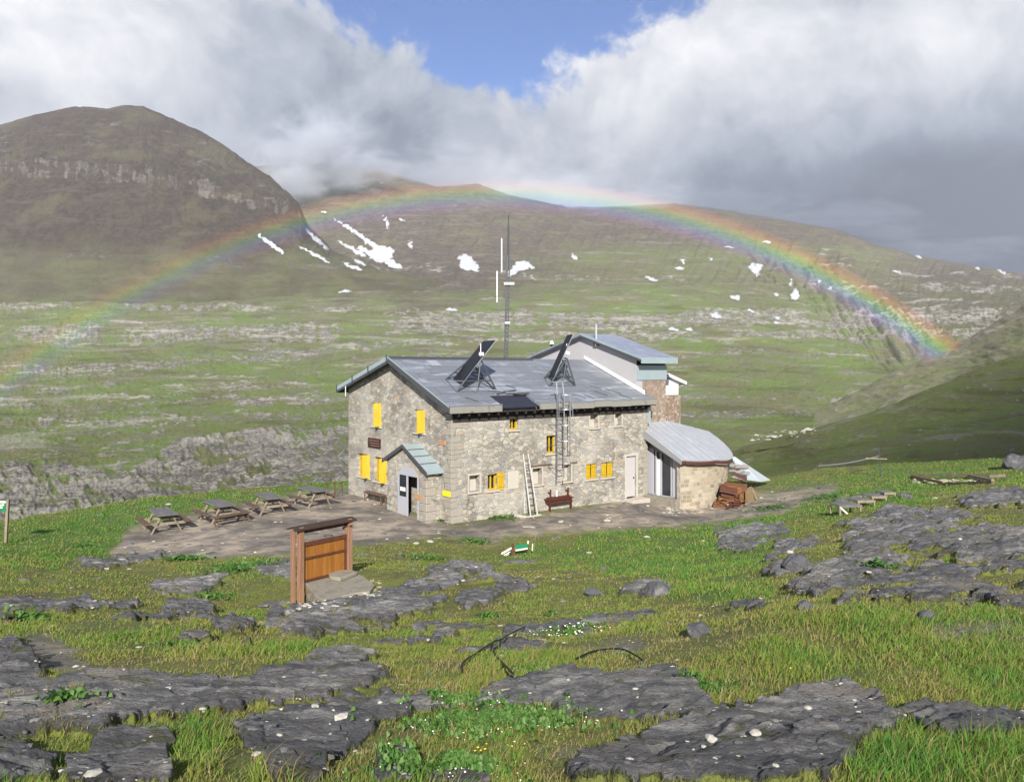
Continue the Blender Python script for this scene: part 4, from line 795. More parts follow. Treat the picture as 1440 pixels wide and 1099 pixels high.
# torn roofing and rubbish by the eave
for (x, y, L, a, mm) in ((700, 551, 1.0, -0.2, 'steel'), (716, 552, 0.9, 0.1, 'steel_dark'), (725, 553.5, 1.2, 0.0, 'steel'), (733, 555, 0.9, -0.1, 'steel_dark'), (706, 553, 0.8, 0.25, 'frame_grey')):
    p = roofpt(x, y); d_ = Vector((math.cos(a), math.sin(a), math.sin(a)*k1))*L/2
    o = MB().bar(p-d_+Vector((0, 0, 0.06)), p+d_+Vector((0, 0, 0.10)), 0.10, 0.05).build('loose_strip', M[mm], rf_o)
for (x, y, L, a) in ((664, 562, 0.6, -0.9), (718, 544, 0.5, -0.9), (845, 553, 0.7, -0.8), (862, 550, 0.9, -0.9), (880, 558, 0.7, -0.9), (815, 557, 0.7, -0.7), (829, 558, 0.5, -0.9), (838, 545, 0.6, -0.8)):
    p = roofpt(x, y); d_ = Vector((math.cos(a), math.sin(a), math.sin(a)*k1))*L/2
    MB().bar(p-d_+Vector((0, 0, 0.02)), p+d_+Vector((0, 0, 0.03)), 0.07, 0.025).build('slipped_sheet', M['steel_dark'], rf_o)
p = roofpt(608, 510); pm = MB().prism([roofpt(599, 507)+Vector((0, 0, .012)), roofpt(613, 507)+Vector((0, 0, .012)), roofpt(621, 514)+Vector((0, 0, .012)), roofpt(608, 514)+Vector((0, 0, .012))], (0, 0, 0.01)).build('skylight', M['seam_pale'], rf_o)
# porch
S0, S1, W = 0.80, 4.25, 0.80; SA = 2.62; ZA, ZE0, ZE1 = 3.36, 2.28, 2.52
def ptop(s): return ZE0+(ZA-ZE0)*(s-(S0-0.25))/(SA-(S0-0.25)) if s < SA else ZA+(ZE1-ZA)*(s-SA)/(S1+0.2-SA)
pw = MB()
d0 = gw(560.5, 700, -W)[0]; d1 = gw(588, 700, -W)[0]; dlo, dhi = min(d0, d1), max(d0, d1)
wall(pw, 's', -W, S0, S1, -1.0, lambda s: ptop(s)-0.1, [(dlo, dhi, -0.05, 2.0)], 0.22, -1)
pw.quad((-W, S0, -1), (0, S0, -1), (0, S0, ptop(S0)-0.1), (-W, S0, ptop(S0)-0.1)); pw.quad((-W, S1, -1), (0, S1, -1), (0, S1, ptop(S1)-0.1), (-W, S1, ptop(S1)-0.1))
porch = pw.build('porch', M['stone'], house)
pr = MB()
for a, b in ((S0-0.25, SA), (SA, S1+0.2)): pr.prism([(-W-0.14, a, ptop(a)-0.09), (-W-0.14, b, ptop(b)-0.09), (-W-0.14, b, ptop(b)), (-W-0.14, a, ptop(a))], (W+0.14, 0, 0))
pr.build('porch_roof', M['fascia_blue'], porch)
pv = MB()
for a, b in ((S0-0.27, SA), (SA, S1+0.22)): pv.prism([(-W-0.17, a, ptop(a)-0.15), (-W-0.17, b, ptop(b)-0.15), (-W-0.17, b, ptop(b)+0.02), (-W-0.17, a, ptop(a)+0.02)], (0.028, 0, 0))
for s in (1.15, 1.7, 2.2): pv.rng(-W-0.1, -0.05, s-0.02, s+0.02, ptop(s)+0.002, ptop(s)+0.03)
pv.build('verge_board', M['steel_dark'], porch)
# arched grey door surround with narrow pane, open doorway
dw = dhi-dlo; ar = MB(); cxd = (dlo+dhi)/2; n = 14; xo = -W-0.02
arch = [(cxd+math.cos(math.pi*i/n)*(dw/2+0.04), 1.75+math.sin(math.pi*i/n)*0.62) for i in range(n+1)]
ar.prism([(xo, s, z) for s, z in [(dhi+0.04, 1.95)]+arch[0:0]+[(x, max(z, 1.95)) for x, z in arch[1:-1]]+[(dlo-0.04, 1.95)]], (0.05, 0, 0))
mid = dlo+dw*0.52
ar.rng(xo, xo+0.05, dlo-0.04, dlo+0.05, -0.05, 1.95).rng(xo, xo+0.05, mid, dhi+0.04, -0.05, 0.95).rng(xo, xo+0.05, mid, mid+0.1, 0.95, 1.95).rng(xo, xo+0.05, dhi-0.08, dhi+0.04, 0.95, 1.95)
sur = ar.build('door_surround', M['grey_paint'], porch)
MB().rng(xo+0.02, xo+0.04, mid+0.1, dhi-0.08, 0.95, 1.95).build('side_pane', M['glass'], porch)
MB().rng(xo+0.005, xo+0.018, mid+0.2, dhi-0.16, 1.2, 1.38).build('notice', M['white_metal'], porch)
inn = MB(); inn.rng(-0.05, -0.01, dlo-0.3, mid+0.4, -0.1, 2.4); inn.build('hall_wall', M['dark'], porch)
MB().rng(-0.75, -0.06, dlo+0.02, dlo+0.05, -0.04, 1.5).build('inner_door', M['door_grey'], porch)
MB().rng(-0.30, -0.22, dlo+0.06, mid, 0.28, 0.42).rng(-0.30, -0.24, dlo+0.06, mid, 0.60, 0.68).build('hall_bench', M['wood_brown'], porch)
MB().rng(-1.35, -W-0.02, dlo-0.35, dhi+0.5, -0.6, -0.02).build('doorstep', M['sill'], porch, bevel=0.03)
qp = MB(); random.seed(3); z = -0.2
while z < 1.9:
    h = random.uniform(0.25, 0.42); qp.rng(-W-0.03, -W+random.choice((0.25, 0.5)), S0-0.03, S0+random.choice((0.3, 0.55)), z, z+h-0.02); z += h
qp.build('quoin', M['quoin'], porch, bevel=0.02)
MB().rng(-W-0.035, -W-0.002, S0+0.25, S0+0.95, 0.95, 1.22).build('orange_block', simple('orange_sandstone_block', (0.38, 0.22, 0.12), 0.9, 0.2), porch, bevel=0.02)

# ------------------------------------------------------------------ rendered annex with its metal-clad stair tower
an = thing('tower_annex', 'pale rendered annex with blue metal roof and brown stone stair tower behind the refuge', 'annex', P0, HA)
A_T, A_W = 12.9, 2.5
s_r, z_r = gw(895, 508, A_T); z_r = 7.66; s_l, z_l = gw(744, 503, A_T); s_a, z_a = gw(821, 469, A_T)
def atop(s): return z_r+(z_a-z_r)*(s-s_r)/(s_a-s_r) if s < s_a else z_a+(z_l-z_a)*(s-s_a)/(s_l-s_a)
aw = MB(); pts = [(A_T, s_r, 3.9), (A_T, s_l, 3.0), (A_T, s_l, atop(s_l)-0.12), (A_T, s_a, z_a-0.12), (A_T, s_r, z_r-0.12)]
aw.prism(pts, (0.5, 0, 0)); aw.prism([(A_T+0.5, s, z) for s, z in ((s_r, 6.25), (s_l, 6.25), (s_l, atop(s_l)-0.12), (s_a, z_a-0.12), (s_r, z_r-0.12))], (A_W-0.5, 0, 0)); aw.prism([(A_T+0.5, s, z) for s, z in ((s_r+2.6, 3.0), (s_l, 3.0), (s_l, 6.25), (s_r+2.6, 6.25))], (A_W-0.5, 0, 0)); aw.build('rendered_wall', M['render_white'], an)
ar = MB(); E = 0.35
for a, b in ((s_r-0.55, s_a), (s_a, s_l+0.3)): ar.prism([(A_T-0.25, a, atop(a)-0.08), (A_T-0.25, b, atop(b)-0.08), (A_T-0.25, b, atop(b)), (A_T-0.25, a, atop(a))], (A_W+0.25+E, 0, 0))
aro = ar.build('metal_roof', M['seam_blue'], an)
av = MB()
for a, b in ((s_r-0.57, s_a), (s_a, s_l+0.32)):
    av.prism([(A_T-0.28, a, atop(a)-0.22), (A_T-0.28, b, atop(b)-0.22), (A_T-0.28, b, atop(b)-0.09), (A_T-0.28, a, atop(a)-0.09)], (0.04, 0, 0))
av.build('verge_board', M['steel_dark'], aro)
avf = MB(); a, b = s_r-0.57, s_a
avf.prism([(A_T-0.29, a, atop(a)-0.10), (A_T-0.29, b, atop(b)-0.10), (A_T-0.29, b, atop(b)+0.03), (A_T-0.29, a, atop(a)+0.03)], (0.04, 0, 0)); avf.build('verge_flashing', M['fascia_blue'], aro)
avf2 = MB(); avf2.rng(A_T-0.25, A_T+A_W+E, s_r-0.60, s_r-0.55, atop(s_r-0.6)-0.31, atop(s_r-0.6)+0.02); avf2.build('fascia', M['fascia_blue'], aro)
cl = MB(); zt = z_r-0.50; zb_ = fw(915, 534, s_r)[1]
cl.rng(A_T+0.02, A_T+A_W+0.02, s_r-0.06, s_r+0.5, zb_, zt-0.10); cl.build('cladding', M['fascia_blue'], an)
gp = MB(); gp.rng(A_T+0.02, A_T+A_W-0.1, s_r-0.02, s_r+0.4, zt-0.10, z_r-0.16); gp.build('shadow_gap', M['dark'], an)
sw = MB(); sw.rng(A_T+0.52, A_T+A_W-0.02, s_r-0.02, s_r+2.5, -0.5, zb_-0.003); t2 = fw(957, 560, s_r+1.3)[0]
sw.rng(A_T+A_W, t2, s_r+1.3, s_r+4.0, -0.5, fw(946, 556, s_r+1.3)[1]); sw.build('tower_stone', M['stone_red'], an)
wb = MB(); ta_, tb_ = fw(937, 540, s_r+1.27)[0], fw(954, 540, s_r+1.27)[0]; zz0, zz1 = fw(945, 555, s_r+1.27)[1], fw(945, 533, s_r+1.27)[1]
wb.rng(ta_, tb_, s_r+1.27, s_r+3.2, zz0, zz1); wbo = wb.build('white_box_wall', M['white_metal'], an)
lr = MB(); za_, zb2 = fw(936, 526, s_r+1.0)[1], fw(966, 538, s_r+1.0)[1]; tc = fw(966, 538, s_r+1.0)[0]
lr.prism([(ta_-0.1, s_r+1.0, za_-0.12), (tc, s_r+1.0, zb2-0.12), (tc, s_r+1.0, zb2+0.06), (ta_-0.1, s_r+1.0, za_+0.06)], (0, 2.6, 0)); lr.build('lean_to_roof', M['white_metal'], an)
fl = MB()
pa, pb = (A_T-0.04, 0.1, rooftop(0.1)+0.03), (A_T-0.04, RS, RZR+0.06)
fl.prism([pa, pb, (pb[0], pb[1], pb[2]+0.17), (pa[0], pa[1], pa[2]+0.22)], (0.05, 0, 0)); fl.build('flashing', M['white_metal'], an)
fl = MB().rng(A_T+0.05, A_T+0.45, 0.05, s_r+0.1, 3.9, 5.1).build('corner_panel', M['fascia_blue'], an)
# stove pipes
s_c = gw(839, 478, A_T-0.1)[0]
cp = thing('stove_pipe', 'shiny steel stove pipe bracketed to the rendered gable', 'chimney', loc2w(A_T-0.14, s_c, gw(839, 486, A_T)[1]), HA)
hh = gw(839, 457, A_T)[1]-gw(839, 486, A_T)[1]
MB().tube((0, 0, 0), (0, 0, hh), 0.07, n=12).build('flue', M['steel'], cp, smooth=False); MB().tube((0, 0, hh+0.02), (0, 0, hh+0.09), 0.10, 0.04, n=12).build('cowl', M['steel'], cp)
MB().rng(-0.05, 0.12, -0.18, 0.18, 0.0, 0.22).build('bracket', M['wood_dark'], cp)
s_c = 9.0; q_ = gw(776, 487, A_T+1)
cp = thing('roof_vent', 'short black vent pipe with white cap on the annex roof', 'vent', loc2w(A_T+1, q_[0], atop(q_[0])-0.05), HA)
MB().tube((0, 0, 0), (0, 0, 0.62), 0.10, n=12).build('pipe', M['hose'], cp); MB().tube((0, 0, 0.64), (0, 0, 0.84), 0.15, 0.07, n=12).build('cap', M['white_metal'], cp)

# ------------------------------------------------------------------ curved extension
ex = thing('curved_extension', 'low curved ashlar extension with pale seamed metal roof at the end of the refuge', 'extension', P0+U*13.0, HA)
def exz(a, b): return 3.93-0.55*(b+0.79)-0.17*max(0, a-2.43)              # roof height; b runs towards the camera
arc = [(0.0, 2.27), (0.8, 2.42), (1.6, 2.5), (2.4, 2.51), (3.2, 2.43), (3.9, 2.26), (4.5, 2.0), (5.0, 1.66), (5.4, 1.2), (5.7, 0.6), (5.85, -0.1), (5.9, -0.9)]
def smooth_arc(A, k=5):
    out = []
    for i in range(len(A)-1):
        p0, p1, p2, p3 = A[max(i-1, 0)], A[i], A[i+1], A[min(i+2, len(A)-1)]
        for j in range(k):
            f = j/k; out.append(tuple(0.5*((2*p1[c])+(-p0[c]+p2[c])*f+(2*p0[c]-5*p1[c]+4*p2[c]-p3[c])*f*f+(-p0[c]+3*p1[c]-3*p2[c]+p3[c])*f**3) for c in (0, 1)))
    return out+[A[-1]]
arcs = smooth_arc(arc)
cw = MB(); us = [0]
for a, b in zip(arcs[:-1], arcs[1:]): us.append(us[-1]+math.dist(a, b))
for (a, b) in zip(arcs[:-1], arcs[1:]):
    cw.quad((a[0], -a[1], -1.3), (b[0], -b[1], -1.3), (b[0], -b[1], exz(*b)-0.16), (a[0], -a[1], exz(*a)-0.16))
me = bpy.data.meshes.new('curved_wall'); me.from_pydata(cw.v, [], cw.f); uvl = me.uv_layers.new(name='UVMap')
for i, p in enumerate(me.polygons):
    for k, li in enumerate(p.loop_indices):
        u = us[i] if k in (0, 3) else us[i+1]; uvl.data[li].uv = (u, cw.v[me.loops[li].vertex_index][2])
me.materials.append(M['ashlar']); o = bpy.data.objects.new('curved_wall', me); C.objects.link(o); o.parent = ex
# side wall end (the jamb) and glazed front facing the terrace
jb = MB(); jb.rng(-0.02, 0.28, -2.27, -2.05, -1.0, exz(0, 2.2)-0.16); jb.build('stone_jamb', M['stone'], ex)
gl = MB(); gl.prism([(0.30, -2.05, -0.1), (0.30, 0.3, -0.1), (0.30, 0.3, exz(0, -0.3)-0.5), (0.30, -2.05, exz(0, 2.05)-0.25)], (0.03, 0, 0))
glz = gl.build('glazed_front', M['glass'], ex)
pf = MB()
for b, wd in ((-2.02, 0.45), (-1.50, 0.06), (-0.80, 0.07), (-0.46, 0.08), (-0.25, 0.50)):
    pf.rng(0.22, 0.295, b, b+wd, -0.1, min(2.9, exz(0, -b)-0.3))
pf.rng(0.22, 0.29, -2.02, 0.3, -0.12, 0.02); pf.build('frame', M['grey_paint'], glz)
MB().rng(0.18, 0.215, -0.72, -0.50, 0.0, 1.95).build('white_door', M['white_metal'], glz)
pn_ = MB(); pn_.prism([(0.20, 0.3, exz(0, -0.3)-0.2), (0.20, -2.2, exz(0, 2.2)-0.2), (0.20, -2.2, exz(0, 2.2)-0.45), (0.20, 0.3, exz(0, -0.3)-1.0)], (0.06, 0, 0)); pn_.build('upper_panel', M['grey_dark'], ex)
MB().rng(-0.35, 0.20, -2.25, -0.02, -0.75, -0.02).build('doorstep', M['concrete'], ex, bevel=0.02)
# roof outline = wall arc pushed outwards
outl = [(-0.28, -0.79), (2.43, -0.79)]
def off(A, d_):
    r_ = []
    for i, p in enumerate(A):
        a = A[max(i-1, 0)]; b = A[min(i+1, len(A)-1)]; tx, ty = b[0]-a[0], b[1]-a[1]; L = math.hypot(tx, ty); r_.append((p[0]-ty/L*d_, p[1]+tx/L*d_))
    return r_
oa = off(arcs, 0.28)
oa = [p for p in oa if p[1] > -0.2]
rim = [(-0.28, -0.79), (-0.28, 2.55)]+[p for p in oa if p[0] > 0.1]+[(5.6, -0.5), (2.43, -0.79)]
er = MB()
for i in range(len(rim)):
    pass
# strip-wise surface so that the slope change reads
A0 = np.r_[np.linspace(-0.28, 5.2, 30), np.linspace(5.3, 6.08, 16)]
def bmax(a):
    cand = [p for p in oa]; xs_ = [p[0] for p in cand]; 
    best = 2.55 if a <= 0.1 else None
    if best is None:
        for p, r_ in zip(cand[:-1], cand[1:]):
            if min(p[0], r_[0]) <= a <= max(p[0], r_[0]) and abs(p[0]-r_[0]) > 1e-6: best = max(best or -9, p[1]+(r_[1]-p[1])*(a-p[0])/(r_[0]-p[0]))
        if best is None: best = 0.2
    return best
def bmin(a): return -0.79 if a <= 2.43 else -0.79+0.10*(a-2.43)
for a, b in zip(A0[:-1], A0[1:]):
    for k in range(10):
        def pt(x, f): lo, hi = bmin(x), bmax(x); y = lo+(hi-lo)*f; return (x, -y, exz(x, y))
        er.quad(pt(a, k/10), pt(b, k/10), pt(b, (k+1)/10), pt(a, (k+1)/10))
ero = er.build('metal_roof', M['seam_pale'], ex)
import bmesh
bm = bmesh.new(); bm.from_mesh(ero.data); bmesh.ops.remove_doubles(bm, verts=bm.verts, dist=0.002); bmesh.ops.recalc_face_normals(bm, faces=bm.faces)
if sum(f.normal.z for f in bm.faces) < 0: bmesh.ops.reverse_faces(bm, faces=bm.faces)
bm.to_mesh(ero.data); bm.free()
mod = ero.modifiers.new('thick', 'SOLIDIFY'); mod.thickness = 0.07; mod.offset = -1
ff = MB(); edge_pts = [(-0.28, 2.55)]+[(x, bmax(x)) for x in A0[2:]]
for a, b in zip(edge_pts[:-1], edge_pts[1:]):
    ff.quad((a[0], -a[1]+0.01, exz(*a)-0.21), (b[0], -b[1]+0.01, exz(*b)-0.21), (b[0], -b[1]+0.01, exz(*b)-0.075), (a[0], -a[1]+0.01, exz(*a)-0.075))
ff.build('curved_fascia', M['rust_dark'], ero)
sfa = MB(); sfa.prism([(-0.30, 0.79, exz(0, -0.79)-0.50), (-0.30, -2.56, exz(0, 2.55)-0.22), (-0.30, -2.56, exz(0, 2.55)+0.02), (-0.30, 0.79, exz(0, -0.79)+0.02)], (0.04, 0, 0)); sfa.build('side_fascia', simple('grey_metal_fascia', (0.24, 0.245, 0.26), 0.5, 0.06, 2.0), ero)
for a in np.arange(0.0, 5.7, 0.52):
    lo, hi = bmin(a)+0.02, bmax(a)-0.02
    MB().bar((a, -lo, exz(a, lo)+0.012), (a, -hi, exz(a, hi)+0.012), 0.022, 0.035).build('standing_seam', M['steel'], ero)
cv = MB(); cv.rng(-0.28, 2.45, 0.79-0.05, 0.86, exz(0, -0.79)-0.02, exz(0, -0.79)+0.13); cv.build('roof_upstand', M['steel'], ero)

# ------------------------------------------------------------------ on the roof: solar frames, mast, ladders
def pl2w(v_): return P0+U*v_.x+V*v_.y+Vector((0, 0, v_.z))
def solar(f1, f2, apex, pb, pt_, label, wid, sk, thick=0.04):
    a = roofpt(*f1); b = roofpt(*f2); o = thing('solar_panel_stand', label, 'solar panel', pl2w(a), HA, 'solar panel stands on the refuge roof')
    s0 = a.y; a = a-a; L = b.x-roofpt(*f1).x; org = roofpt(*f1)
    def on(px, py, s): t, z = fw(px, py, s); return Vector((t, s, z))-org
    top = on(*apex, s0+0.15); B = Vector((L, 0, 0)); e2 = Vector((sk, math.sqrt(1-sk*sk), 0)); back = e2*wid+Vector((0, 0, e2.y*wid*k1)); ew = e2*wid
    fr = MB()
    for k in (Vector((0, 0, 0)), back):
        tk = top+Vector((k.x, k.y, 0))
        fr.tube(k, tk, 0.045, n=6); fr.tube(B+k, tk, 0.045, n=6)
        m1 = k+(tk-k)*0.33; m2 = (B+k)+(tk-B-k)*0.33; fr.tube(m1, m2, 0.035, n=6); fr.tube(tk, (k+B+k)/2, 0.030, n=6); fr.tube((m1+m2)/2, B+k, 0.028, n=6)
        fr.tube(k, B+k, 0.022, n=6)
    fr.tube(Vector((0, 0, 0)), back, 0.025, n=6); fr.tube(B, B+back, 0.025, n=6); fr.tube(top, top+ew, 0.025, n=6)
    fr.build('stand_frame', M['steel_dark'], o)
    p0_, p1_ = on(*pb, s0+0.1), on(*pt_, s0+0.1); d_ = p1_-p0_; nrm = Vector((-d_.z, 0, d_.x)).normalized(); off_ = nrm*0.05
    pp = MB().prism([p0_+off_, p1_+off_, p1_+off_+ew, p0_+off_+ew], nrm*thick).build('panel', M['panel'], o)
    rim_ = MB()
    for y in (0.0, 0.5, 1.0): rim_.bar(p0_+off_*0.5+ew*y, p1_+off_*0.5+ew*y, 0.04, 0.04)
    for k in (0, 0.5, 1): rim_.bar(p0_+d_*k+off_*0.4, p0_+d_*k+off_*0.4+ew, 0.045, 0.045)
    rim_.build('panel_frame', M['steel'], o)
    jb_ = MB().box(top+Vector((-0.02, -0.08, 0.25)), (0.2, 0.12, 0.16)); jb_.tube(top, top+Vector((0, 0, 0.75)), 0.02); jb_.build('junction_box', M['white_metal'], o)
    return o
solar((642, 551), (700, 551), (676, 505), (653, 536), (697, 480), 'black tilted solar panel stand left of the antenna mast', 1.35, 0.22)
solar((772, 543), (818, 548), (797, 503), (779, 532), (806, 471), 'steeply tilted solar panel stand above the caged ladder', 1.1, 0.48)
# mast
mt = loc2w(6.9, RS, RZR+0.03); mast = thing('antenna_mast', 'slim lattice antenna mast with whip aerials standing on the roof ridge', 'antenna', mt)
Ym = mt.y
def mz(y): return CZ-(y-HY)/F*Ym-mt.z
def mx(x): return (x-CX)/F*Ym-mt.x
la = MB(); hl = mz(360); r3 = 0.115
cor = [Vector((r3*math.cos(a), r3*math.sin(a), 0)) for a in (0.3, 2.4, 4.5)]
lean = Vector((mx(716)-mx(711.5), 0, 0))/hl*0.75
for c in cor: la.tube(c, c*0.8+lean*hl+Vector((0, 0, hl)), 0.032, n=5)
N = 26
for i in range(N):
    z0, z1 = hl*i/N, hl*(i+1)/N
    for k in range(3):
        c0 = cor[k]*(1-0.2*i/N)+lean*z0; c1 = cor[(k+1) % 3]*(1-0.2*(i+1)/N)+lean*z1; la.tube(c0+Vector((0, 0, z0)), c1+Vector((0, 0, z1)), 0.013, n=4, cap=False)
la.build('lattice', M['steel_dark'], mast)
tp = lean*hl; MB().tube(tp+Vector((0, 0, hl-0.8)), tp*1.12+Vector((0, 0, mz(318))), 0.055, n=8).tube(tp*1.12+Vector((0, 0, mz(318))), tp*1.15+Vector((0, 0, mz(302))), 0.03, n=6).build('top_pole', M['steel_dark'], mast)
MB().tube((mx(705.5), 0, mz(383)), (mx(705.5), 0, mz(335)), 0.035, n=8).build('whip_aerial', M['white_metal'], mast)
MB().tube((mx(699), 0, mz(425)), (mx(699), 0, mz(381)), 0.035, n=8).build('whip_aerial', M['white_metal'], mast)
am = MB(); am.tube((mx(699), 0, mz(426)), (mx(714), 0, mz(426)), 0.015).tube((mx(699), 0, mz(434)), (mx(713), 0, mz(434)), 0.015).tube((mx(699), 0, mz(425)), (mx(699), 0, mz(434)), 0.015)
am.tube((mx(705.5), 0, mz(383)), (mx(715), 0, mz(383)), 0.015).tube((mx(705.5), 0, mz(388)), (mx(705.5), 0, mz(383)), 0.015); am.tube((mx(699), 0, mz(418)), (mx(690), -0.2, mz(424)), 0.008).tube((mx(690), -0.2, mz(424)), (mx(687), -0.2, mz(430)), 0.008)
am.build('mounting_arm', M['frame_grey'], mast)
yg = MB(); yg.tube((mx(700), 0, mz(366)), (mx(700), 0, mz(346)), 0.01)
for k, y in enumerate((346, 350, 354, 358, 362)): yg.tube((mx(692), 0, mz(y+2)), (mx(703), 0, mz(y)), 0.004, n=4)
yg.build('yagi_aerial', M['frame_grey'], mast)
pl_ = MB(); pl_.box((mx(716), -0.14, mz(399)), (0.55, 0.05, 0.12)).box((mx(713.5), -0.16, mz(454)), (0.26, 0.1, 0.1)); pl_.build('white_unit', M['white_metal'], mast)
gy = MB()
for (tx, ty) in ((-3.0, -0.5), (2.4, -1.5), (-1.0, 2.5)):
    e = Vector((tx, ty, -0.25)); gy.tube(tp*0.75+Vector((0, 0, hl*0.75)), e, 0.004, n=4)
gy.build('guy_wire', M['frame_grey'], mast)
# caged ladder on the long wall
t0 = fw(783.5, 640, -0.7)[0]; t1 = fw(796, 640, -0.7)[0]; zb0 = fw(783, 674, -0.7)[1]; zt0 = fw(800, 540, -0.7)[1]
lw = loc2w((t0+t1)/2, -0.62, zb0); ld = thing('caged_ladder', 'tall fixed steel ladder with safety cage rising past the eave', 'ladder', lw, HA)
hw = 0.22; H = zt0-zb0
rl = MB(); rl.tube((-hw, 0, 0), (-hw, 0, H-0.5), 0.026).tube((hw, 0, 0), (hw, 0, H-0.5), 0.026); rl.build('rail', M['frame_grey'], ld)
rg = MB()
for i in range(int((H-0.9)/0.28)): rg.tube((-hw, 0, 0.15+i*0.28), (hw, 0, 0.15+i*0.28), 0.014)
rg.build('rung', M['frame_grey'], ld)
cg = MB(); R0 = 0.36; zc0 = H-2.7
for z in (zc0, zc0+0.75, zc0+1.5, zc0+2.2):
    pts = [Vector((hw*math.cos(a) if False else R0*math.sin(a), -0.34+R0*math.cos(a)*1.0, z)) for a in np.linspace(R(38), R(322), 16)]
    cg.path(pts, 0.018, n=5)
for a in (80, 130, 180, 230, 280): a = R(a); cg.tube((R0*math.sin(a), -0.34+R0*math.cos(a), zc0), (R0*math.sin(a), -0.34+R0*math.cos(a), zc0+2.2), 0.014, n=5)
cg.build('safety_cage', M['steel'], ld)
hr = MB(); hr.tube((-hw, 0, H-0.5), (-hw+0.05, 0.1, H+0.1), 0.03).tube((hw, 0, H-0.5), (hw, 0.1, H+0.1), 0.03).tube((-hw-0.2, 0.1, H+0.1), (hw+0.25, 0.1, H+0.13), 0.035); hr.build('handrail', M['steel'], ld)
bk = MB()
for z in (0.5, 1.6, 2.6): bk.tube((-hw, 0, z), (-hw, 0.62, z), 0.014).tube((hw, 0, z), (hw, 0.62, z), 0.014)
bk.tube((hw, -0.02, zc0-0.9), (hw+0.3, -0.2, zc0-1.3), 0.012); bk.build('wall_bracket', M['frame_grey'], ld)
# leaning ladder
ft = G(751, 726); tl = pl2w(Vector((fw(739, 638, -0.08)[0], -0.08, fw(739, 638, -0.08)[1])))
ll = thing('leaning_ladder', 'pale aluminium ladder leaning on the long stone wall', 'ladder', ft)
dv = tl-ft; sx = U*0.17
for sg in (-1, 1): MB().bar(sx*sg*1.25, dv+sx*sg*0.9, 0.035, 0.08).build('rail', M['alu'], ll)
rg = MB()
for i in range(1, 11): f = i/11; rg.tube(dv*f-sx*1.0, dv*f+sx*1.0, 0.016, n=6)
rg.build('rung', M['steel_dark'], ll)
MB().bar(-U*0.5+Vector((0, 0, 0.03)), U*0.42+Vector((0, 0, 0.03)), 0.08, 0.05).build('foot_bar', M['alu'], ll)
b0 = G(738, 722); b1 = pl2w(Vector((fw(736.5, 687, -0.06)[0], -0.06, fw(736.5, 687, -0.06)[1])))
prop(MB().bar(b0, b1, 0.14, 0.03).build('plank', M['plank_blue'], None), 'pale blue-grey board leaning on the wall beside the aluminium ladder', 'board')

# ------------------------------------------------------------------ furniture
def picnic(label, px, py, rz=0.0):
    c = at(px, py, 0.98); c.z = gz(c.x, c.y); return c
def make_picnic():
    o = thing('picnic_table', 'x', 'picnic table', (0, 0, 0), HA, 'picnic tables on the gravel terrace')
    L, Wd, Hh = 1.95, 0.78, 0.78
    tp_ = MB()
    for i in range(5): tp_.rng(-Wd/2+i*Wd/5+0.004, -Wd/2+(i+1)*Wd/5-0.004, -L/2, L/2, Hh-0.045, Hh)
    tp_.build('table_top', M['wood_grey'], o)
    for sg in (-1, 1):
        b = MB()
        for k in range(2): b.rng(sg*0.78-0.13+k*0.135, sg*0.78-0.13+k*0.135+0.125, -L/2, L/2, 0.42, 0.46)
        b.build('bench_seat', M['wood_brown'], o)
        y = sg*(L/2-0.28)
        for s2 in (-1, 1): MB().bar((s2*0.20, y, Hh-0.05), (s2*0.60, y, -0.05), 0.045, 0.11, up=(0, 1, 0)).build('leg', M['wood_pale'], o)
        MB().rng(-0.88, 0.88, y+0.03, y+0.07, 0.31, 0.415).build('crossbeam', M['wood_pale'], o)
        MB().rng(-0.36, 0.36, y+0.03, y+0.07, Hh-0.14, Hh-0.047).build('top_bearer', M['wood_brown'], o)
    return o
tabs = [(229, 716, 'picnic table farthest from the refuge, nearest the grassy terrace edge'), (308, 706, 'picnic table with a separate dark bench drawn up in front of it'),
        (377, 697, 'picnic table between the one with a bench in front and the one nearest the refuge'), (439, 687.5, 'picnic table nearest the refuge gable and the fence posts')]
base = make_picnic()
for i, (x, y, lb) in enumerate(tabs):
    o = base if i == 0 else copy_tree(base)
    o.location = picnic(lb, x, y); o['label'] = lb; o.rotation_euler = (0, 0, HA+R((-3, 2, -5, 4)[i]))
def bench(label, p, q_, h, mat, wd=0.3, name='bench', nlegs=2):
    p, q_ = Vector(p), Vector(q_); m_ = (p+q_)/2; a = math.atan2((q_-p).y, (q_-p).x); L = (q_-p).length
    o = thing(name, label, 'bench', m_, a); MB().rng(-L/2, L/2, -wd/2, wd/2, h-0.05, h).build('seat', mat, o)
    MB().rng(-L/2+0.08, L/2-0.08, -0.03, 0.03, h-0.14, h-0.052).build('apron', mat, o)
    for sx_ in (-1, 1):
        for sy in (-1, 1): MB().rng(sx_*(L/2-0.1)-0.025, sx_*(L/2-0.1)+0.025, sy*(wd/2-0.04)-0.02, sy*(wd/2-0.04)+0.02, -0.08, h-0.052).build('leg', mat, o)
    return o
bench('dark brown wooden bench in front of the second picnic table', G(302, 742), G(350, 733), 0.44, M['wood_brown'])
p1 = loc2w(-0.35, gw(515, 700, -0.35)[0], 0); p2 = loc2w(-0.35, gw(540, 715, -0.35)[0], 0); p1.z = gz(p1.x, p1.y); p2.z = gz(p2.x, p2.y); p1.z = p2.z = min(p1.z, p2.z)+0.03
bench('low dark bench against the gable wall below the yellow shutters', p1, p2, 0.46, M['wood_brown'], 0.34)
